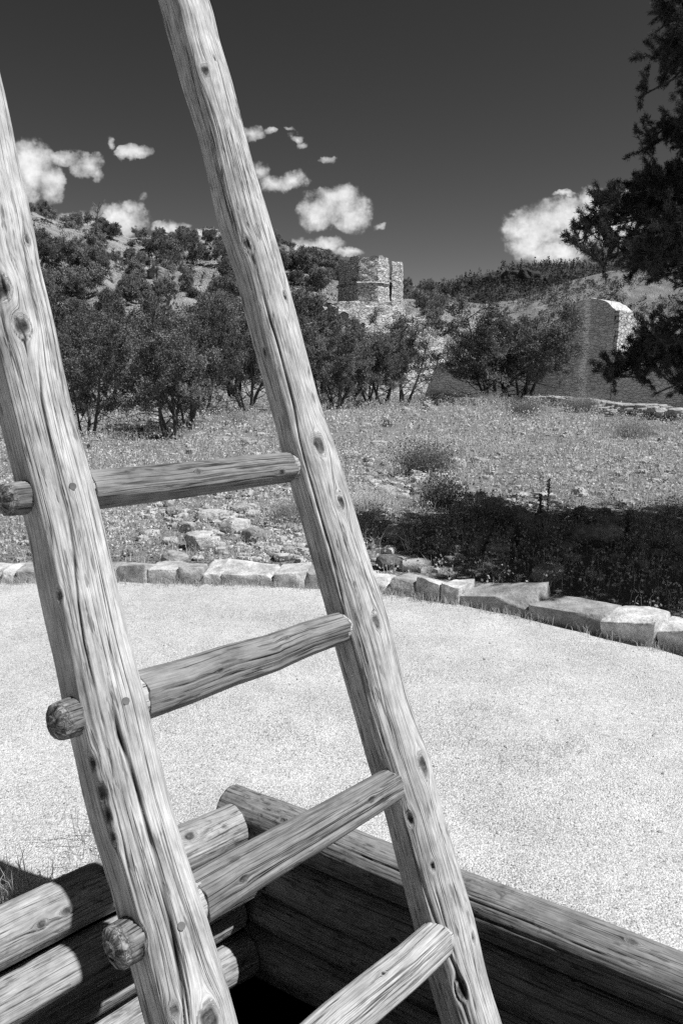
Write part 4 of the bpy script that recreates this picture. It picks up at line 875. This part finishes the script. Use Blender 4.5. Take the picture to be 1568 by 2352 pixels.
# low dry-stone remnant on the right
mb=MB(); path=np.array([gnd(1205,938,.42)[:2],gnd(1300,945,.35)[:2],gnd(1400,960,.3)[:2],gnd(1500,975,.25)[:2],gnd(1640,985,.2)[:2]])
rl=np.random.default_rng(9)
SB5,SF5=stone_mesh(6)
for i in range(330):
    t=rl.uniform(0,4); k=min(3,int(t)); p=path[k]+(path[k+1]-path[k])*(t-k); p=p+rl.normal(0,.30,2); lay=rl.integers(0,3)
    V=rough_block(SB5,1000+i,.2,.09)*np.array([rl.uniform(.25,.55),rl.uniform(.2,.4),rl.uniform(.10,.18)]); a=rl.uniform(0,3.14); V=np.c_[V[:,0]*math.cos(a)-V[:,1]*math.sin(a),V[:,0]*math.sin(a)+V[:,1]*math.cos(a),V[:,2]]
    V+=np.array([p[0],p[1],float(zfield(p[0],p[1]))+.05+.11*lay]); mb.add(V,SF5)
o=mb.build('low_stone_wall',M_ROCK,None,False); tag(o,'low tumbled dry-stone wall remnant running along the crest on the right','wall')

# ------------------------------------------------------------------ shrubs and stalks in the field
def bush(px,py,zz,wd,hg,n,tone,label,name='dry_bush',lsz=.03,mat=M_BRUSH):
    p=gnd(px,py,zz); e=empty(name,(p[0],p[1],float(zfield(p[0],p[1])))); mb=MB(); a=rng.uniform(0,6.28,n); l=rng.uniform(.2,1,n); B=np.stack([rng.normal(0,wd*.18,n),rng.normal(0,wd*.18,n),np.zeros(n)],1)
    h=hg*rng.uniform(.45,1.1,n); tn=np.clip(rng.normal(tone,.15,n),0,1); blades(B,h,np.full(n,.0022),rng.uniform(.2,1.,n)*wd/hg*.7,mb,tn)
    for _ in range(5):
        t=rng.uniform(.3,1.05,n); rr=rng.normal(0,.5,(n,2))*wd*.5; leaves(B+np.c_[rr*t[:,None],h*t],rng.uniform(.5,1.2,n)*lsz,mb,np.clip(tn+rng.normal(0,.15,n),0,1))
    o=mb.build(name,mat,None,False); o.location=e.location; bpy.data.objects.remove(e); tag(o,label,'bush','bushes in the field'); return o
bush(975,1075,.2,1.0,.5,1000,.7,'largest grey twiggy bush in the sunny field right of the far pole')
bush(1200,960,.35,1.3,.6,900,.6,'pale feathery bush below the round juniper')
bush(1330,960,.3,1.3,.6,900,.65,'pale feathery bush before the low stone wall')
bush(670,1200,.1,.62,.32,700,.85,'pale grass clump against the left side of the far pole','grass_clump',.012,M_GRASS)
bush(1010,1140,.2,.5,.36,420,.05,'dark dried weed clump at the upper edge of the pine shade')
bush(1115,1170,.2,.8,.3,350,.5,'grey low bush at the upper edge of the pine shade')
bush(850,1160,.15,.7,.35,500,.8,'pale grass clump just right of the far pole','grass_clump',.012,M_GRASS)
bush(1450,1000,.3,1.2,.5,700,.55,'grey bush near the low stone wall on the right')
bush(545,980,.25,.9,.4,500,.5,'grey bush in the open ground left of the far pole')
bush(1120,935,.45,1.6,.55,900,.75,'tall pale grass clump on the crest under the round juniper','grass_clump',.03,M_GRASS)
bush(1000,930,.45,1.6,.5,900,.75,'tall pale grass clump on the crest in front of the bright ruin','grass_clump',.03,M_GRASS)
for (px,py,hg,lb) in [(1258,1140,.42,'tall dark mullein stalk standing in the sunny field'),(1240,1150,.25,'short dark mullein stalk left of the tall one'),(1440,1200,.22,'dark mullein stalk at the edge of the pine shade'),(1185,1235,.2,'small dark stalk in the pine shade')]:
    p=gnd(px,py,.2); mb=MB(); mb.add(*tube(np.array([[0,0,0],[.004,0,hg*.5],[.01,0,hg]]),[.008,.012,.004],6),tone=0.05); n=120; t=rng.uniform(.1,1,n); leaves(np.c_[rng.normal(0,.012,(n,2)),t*hg],np.full(n,.03),mb,rng.uniform(0,.2,n),.2); o=mb.build('mullein_stalk',M_BRUSH,None,False); o.location=(p[0],p[1],float(zfield(p[0],p[1]))); tag(o,lb,'weed','mullein stalks')

# ------------------------------------------------------------------ the pine on the right
PT=np.array([4.9,6.7]); pine=empty('pine_tree',(PT[0],PT[1],float(zfield(*PT)))); tag(pine,'large dark pinyon pine reaching in from the right with drooping boughs','tree'); PO=np.array([PT[0],PT[1],float(zfield(*PT))])
tb=MB(); nb=MB(); rng,keepr=np.random.default_rng(77),rng
trunk=np.array([[0,0,-.2],[.03,.02,1.],[-.05,.05,2.4],[.04,0,4.],[.0,.05,5.6],[.05,0,7.0],[0,0,8.2]]); tb.add(*tube(trunk,[.2,.18,.16,.13,.10,.06,.02],12))
def cluster(P,D,n):
    """needle tufts: P points, D directions"""
    m=len(P); k=52
    P_=np.repeat(P,k,0); D_=np.repeat(D,k,0); t=rng.uniform(-1,.3,(m*k,1)); d=nrm(D_*rng.uniform(.1,1.2,(m*k,1))+rng.normal(0,.62,(m*k,3))); b=P_+D_*t*.04+rng.normal(0,.010,(m*k,3)); ln=rng.uniform(.02,.04,(m*k,1)); e=nrm(np.cross(d,rng.normal(0,1,(m*k,3))))*.0030
    V=np.stack([b-e,b+e,b+d*ln],1).reshape(-1,3); tn=np.repeat(np.clip(rng.normal(.4,.22,m),0,1),k)+rng.normal(0,.1,m*k)
    nb.add(V,np.arange(m*k)[:,None]*3+np.array([[0,1,2]]),tone=np.repeat(np.clip(tn,0,1),3))
def bough(p,tip,width,dens_=1.0,sub=11,thin=.03,f0=.22):
    p=np.asarray(p,float);tip=np.asarray(tip,float); n=9; t=np.linspace(0,1,n+1)[:,None]; L=np.linalg.norm(tip-p); sag=np.sin(np.pi*t)*np.array([0,0,.09*L]); Q=p+(tip-p)*t+sag+rng.normal(0,.02*L,(n+1,3))*np.sin(np.pi*t)
    tb.add(*tube(Q,np.linspace(thin,.006,n+1),6)); CP=[];CD=[]
    for s in range(int(sub*L)):
        f=rng.uniform(f0,1.); k=min(n-1,int(f*n)); o0=Q[k]+(Q[k+1]-Q[k])*(f*n-k); ax=nrm(Q[k+1]-Q[k]); d=nrm(ax*rng.uniform(.2,1.)+rng.normal(0,.75,3)*np.array([1,1,.75])+np.array([0,0,.12])); ln=width*rng.uniform(.45,1.15)*(1.15-.55*f)
        S_=branch(o0,d,ln,5,.2,.06); tb.add(*tube(S_,np.linspace(.009,.003,6),4))
        for w_ in range(int(12*dens_*max(.6,ln/.5))):
            k2=int(rng.integers(1,5)); d2=nrm(S_[k2+1]-S_[k2]+rng.normal(0,.6,3)*.14+np.array([0,0,.04])); Tw=branch(S_[k2],nrm(d2+rng.normal(0,.55,3)),rng.uniform(.08,.22),3,.25,.06); tb.add(*tube(Tw,np.linspace(.004,.0022,4),3))
            for k3 in (1,2,3,3): CP.append(Tw[k3]+rng.normal(0,.006,3)); CD.append(nrm(Tw[k3]-Tw[k3-1]))
    CP.append(Q[-1]);CD.append(nrm(Q[-1]-Q[-2])); cluster(np.array(CP),np.array(CD),0)
def bp(z0,px,py,d,width,dens_=1.,sub=11):
    px+=(42 if py<740 else 12) if py>400 else 24
    bough(np.array([0,0,z0*.93])+rng.normal(0,.03,3),at(px,py,d-1.2)-PO,width*.9,dens_,sub)
# boughs that reach into the photo (tip pixel, distance)
for a in [(6.2,1490,45,8.2,.40,.9,9),(6.4,1540,20,8.6,.45,1.,10),(5.6,1505,130,8.0,.40,.8,9),(5.4,1545,240,8.4,.4,.9,9),
          (5.9,1480,75,8.3,.45,1.,11),(5.5,1520,150,8.0,.45,1.,11),(5.2,1500,200,8.4,.45,1.,11),(4.9,1545,330,8.2,.45,1.,11),(6.0,1550,90,7.8,.45,1.,11),(4.6,1440,225,8.0,.38,.8,8),(4.7,1452,350,8.1,.40,.75,8),(4.5,1480,310,8.6,.45,.8,8),(4.4,1545,300,7.6,.35,.8,9),
          (3.4,1290,512,7.8,.42,1.1,12),(3.3,1282,555,8.2,.45,1.1,12),(3.5,1370,470,8.4,.45,1.,11),(3.5,1470,450,8.6,.5,1.,11),(3.1,1330,600,7.6,.45,1.1,12),(3.0,1400,620,8.2,.4,1.1,12),(2.9,1440,600,7.4,.4,1.1,12),(3.2,1500,520,7.2,.5,1.1,12),(2.7,1520,650,7.8,.5,1.,12),
          (2.4,1520,740,8.6,.3,.8,8),(2.2,1550,770,8.0,.35,.9,8),(1.9,1402,860,8.0,.40,1.1,12),(1.9,1450,820,8.3,.45,1.1,12),(1.8,1490,905,7.8,.35,.9,10),(1.9,1520,840,8.6,.45,1.,11),(2.0,1470,790,7.6,.4,.9,10),(1.8,1555,900,8.4,.4,.9,10)]: bp(*a)
# the rest of the crown, mostly out of view; boughs placed to throw the field shadow
n=0; tr_=0
while n<80 and tr_<3000:
    tr_+=1; tip=np.array([rng.uniform(2.5,6.8),rng.uniform(4.4,9.5),rng.uniform(2.2,4.8)]); sx_=tip[0]-.63*tip[2]; sy_=tip[1]+.16*tip[2]
    if sy_<np.interp(sx_,[-1,.3,.7,1.25,1.68,2.08,2.6,5],[6.3,6.1,5.73,5.31,4.94,4.63,4.2,3.5])+np.interp(sx_,[.4,1.0,1.4],[.9,.3,-.05]) or sx_<.45: continue
    ok=True
    for f_ in (.55,.8,1.):
        q=PO+(tip-PO)*f_; q[2]=tip[2]-.3*(1-f_); px,py=proj(q)
        if px<1600 and not (445<py<640 and px>1330): ok=False
    if not ok or math.hypot(tip[0]-PT[0],tip[1]-PT[1])<1.0: continue
    bough((0,0,tip[2]-PO[2]-rng.uniform(.1,.5)),tip-PO,.6,1.,11); n+=1
for i in range(46):
    a=rng.uniform(-1.6,1.7); z0=rng.uniform(1.5,7.6); L=(2.7*(1-(z0-1.5)/7.5)+.5)*rng.uniform(.75,1.1)
    if math.cos(a)<-.55 and z0<7 : L*=.62
    bough((0,0,z0),(L*math.cos(a),L*math.sin(a),z0+rng.uniform(-.4,.5)*L*.4),.5,.8,9)
rng=keepr
tb.build('trunk',M_PBARK,pine); nb.build('crown',M_PIN,pine,False)
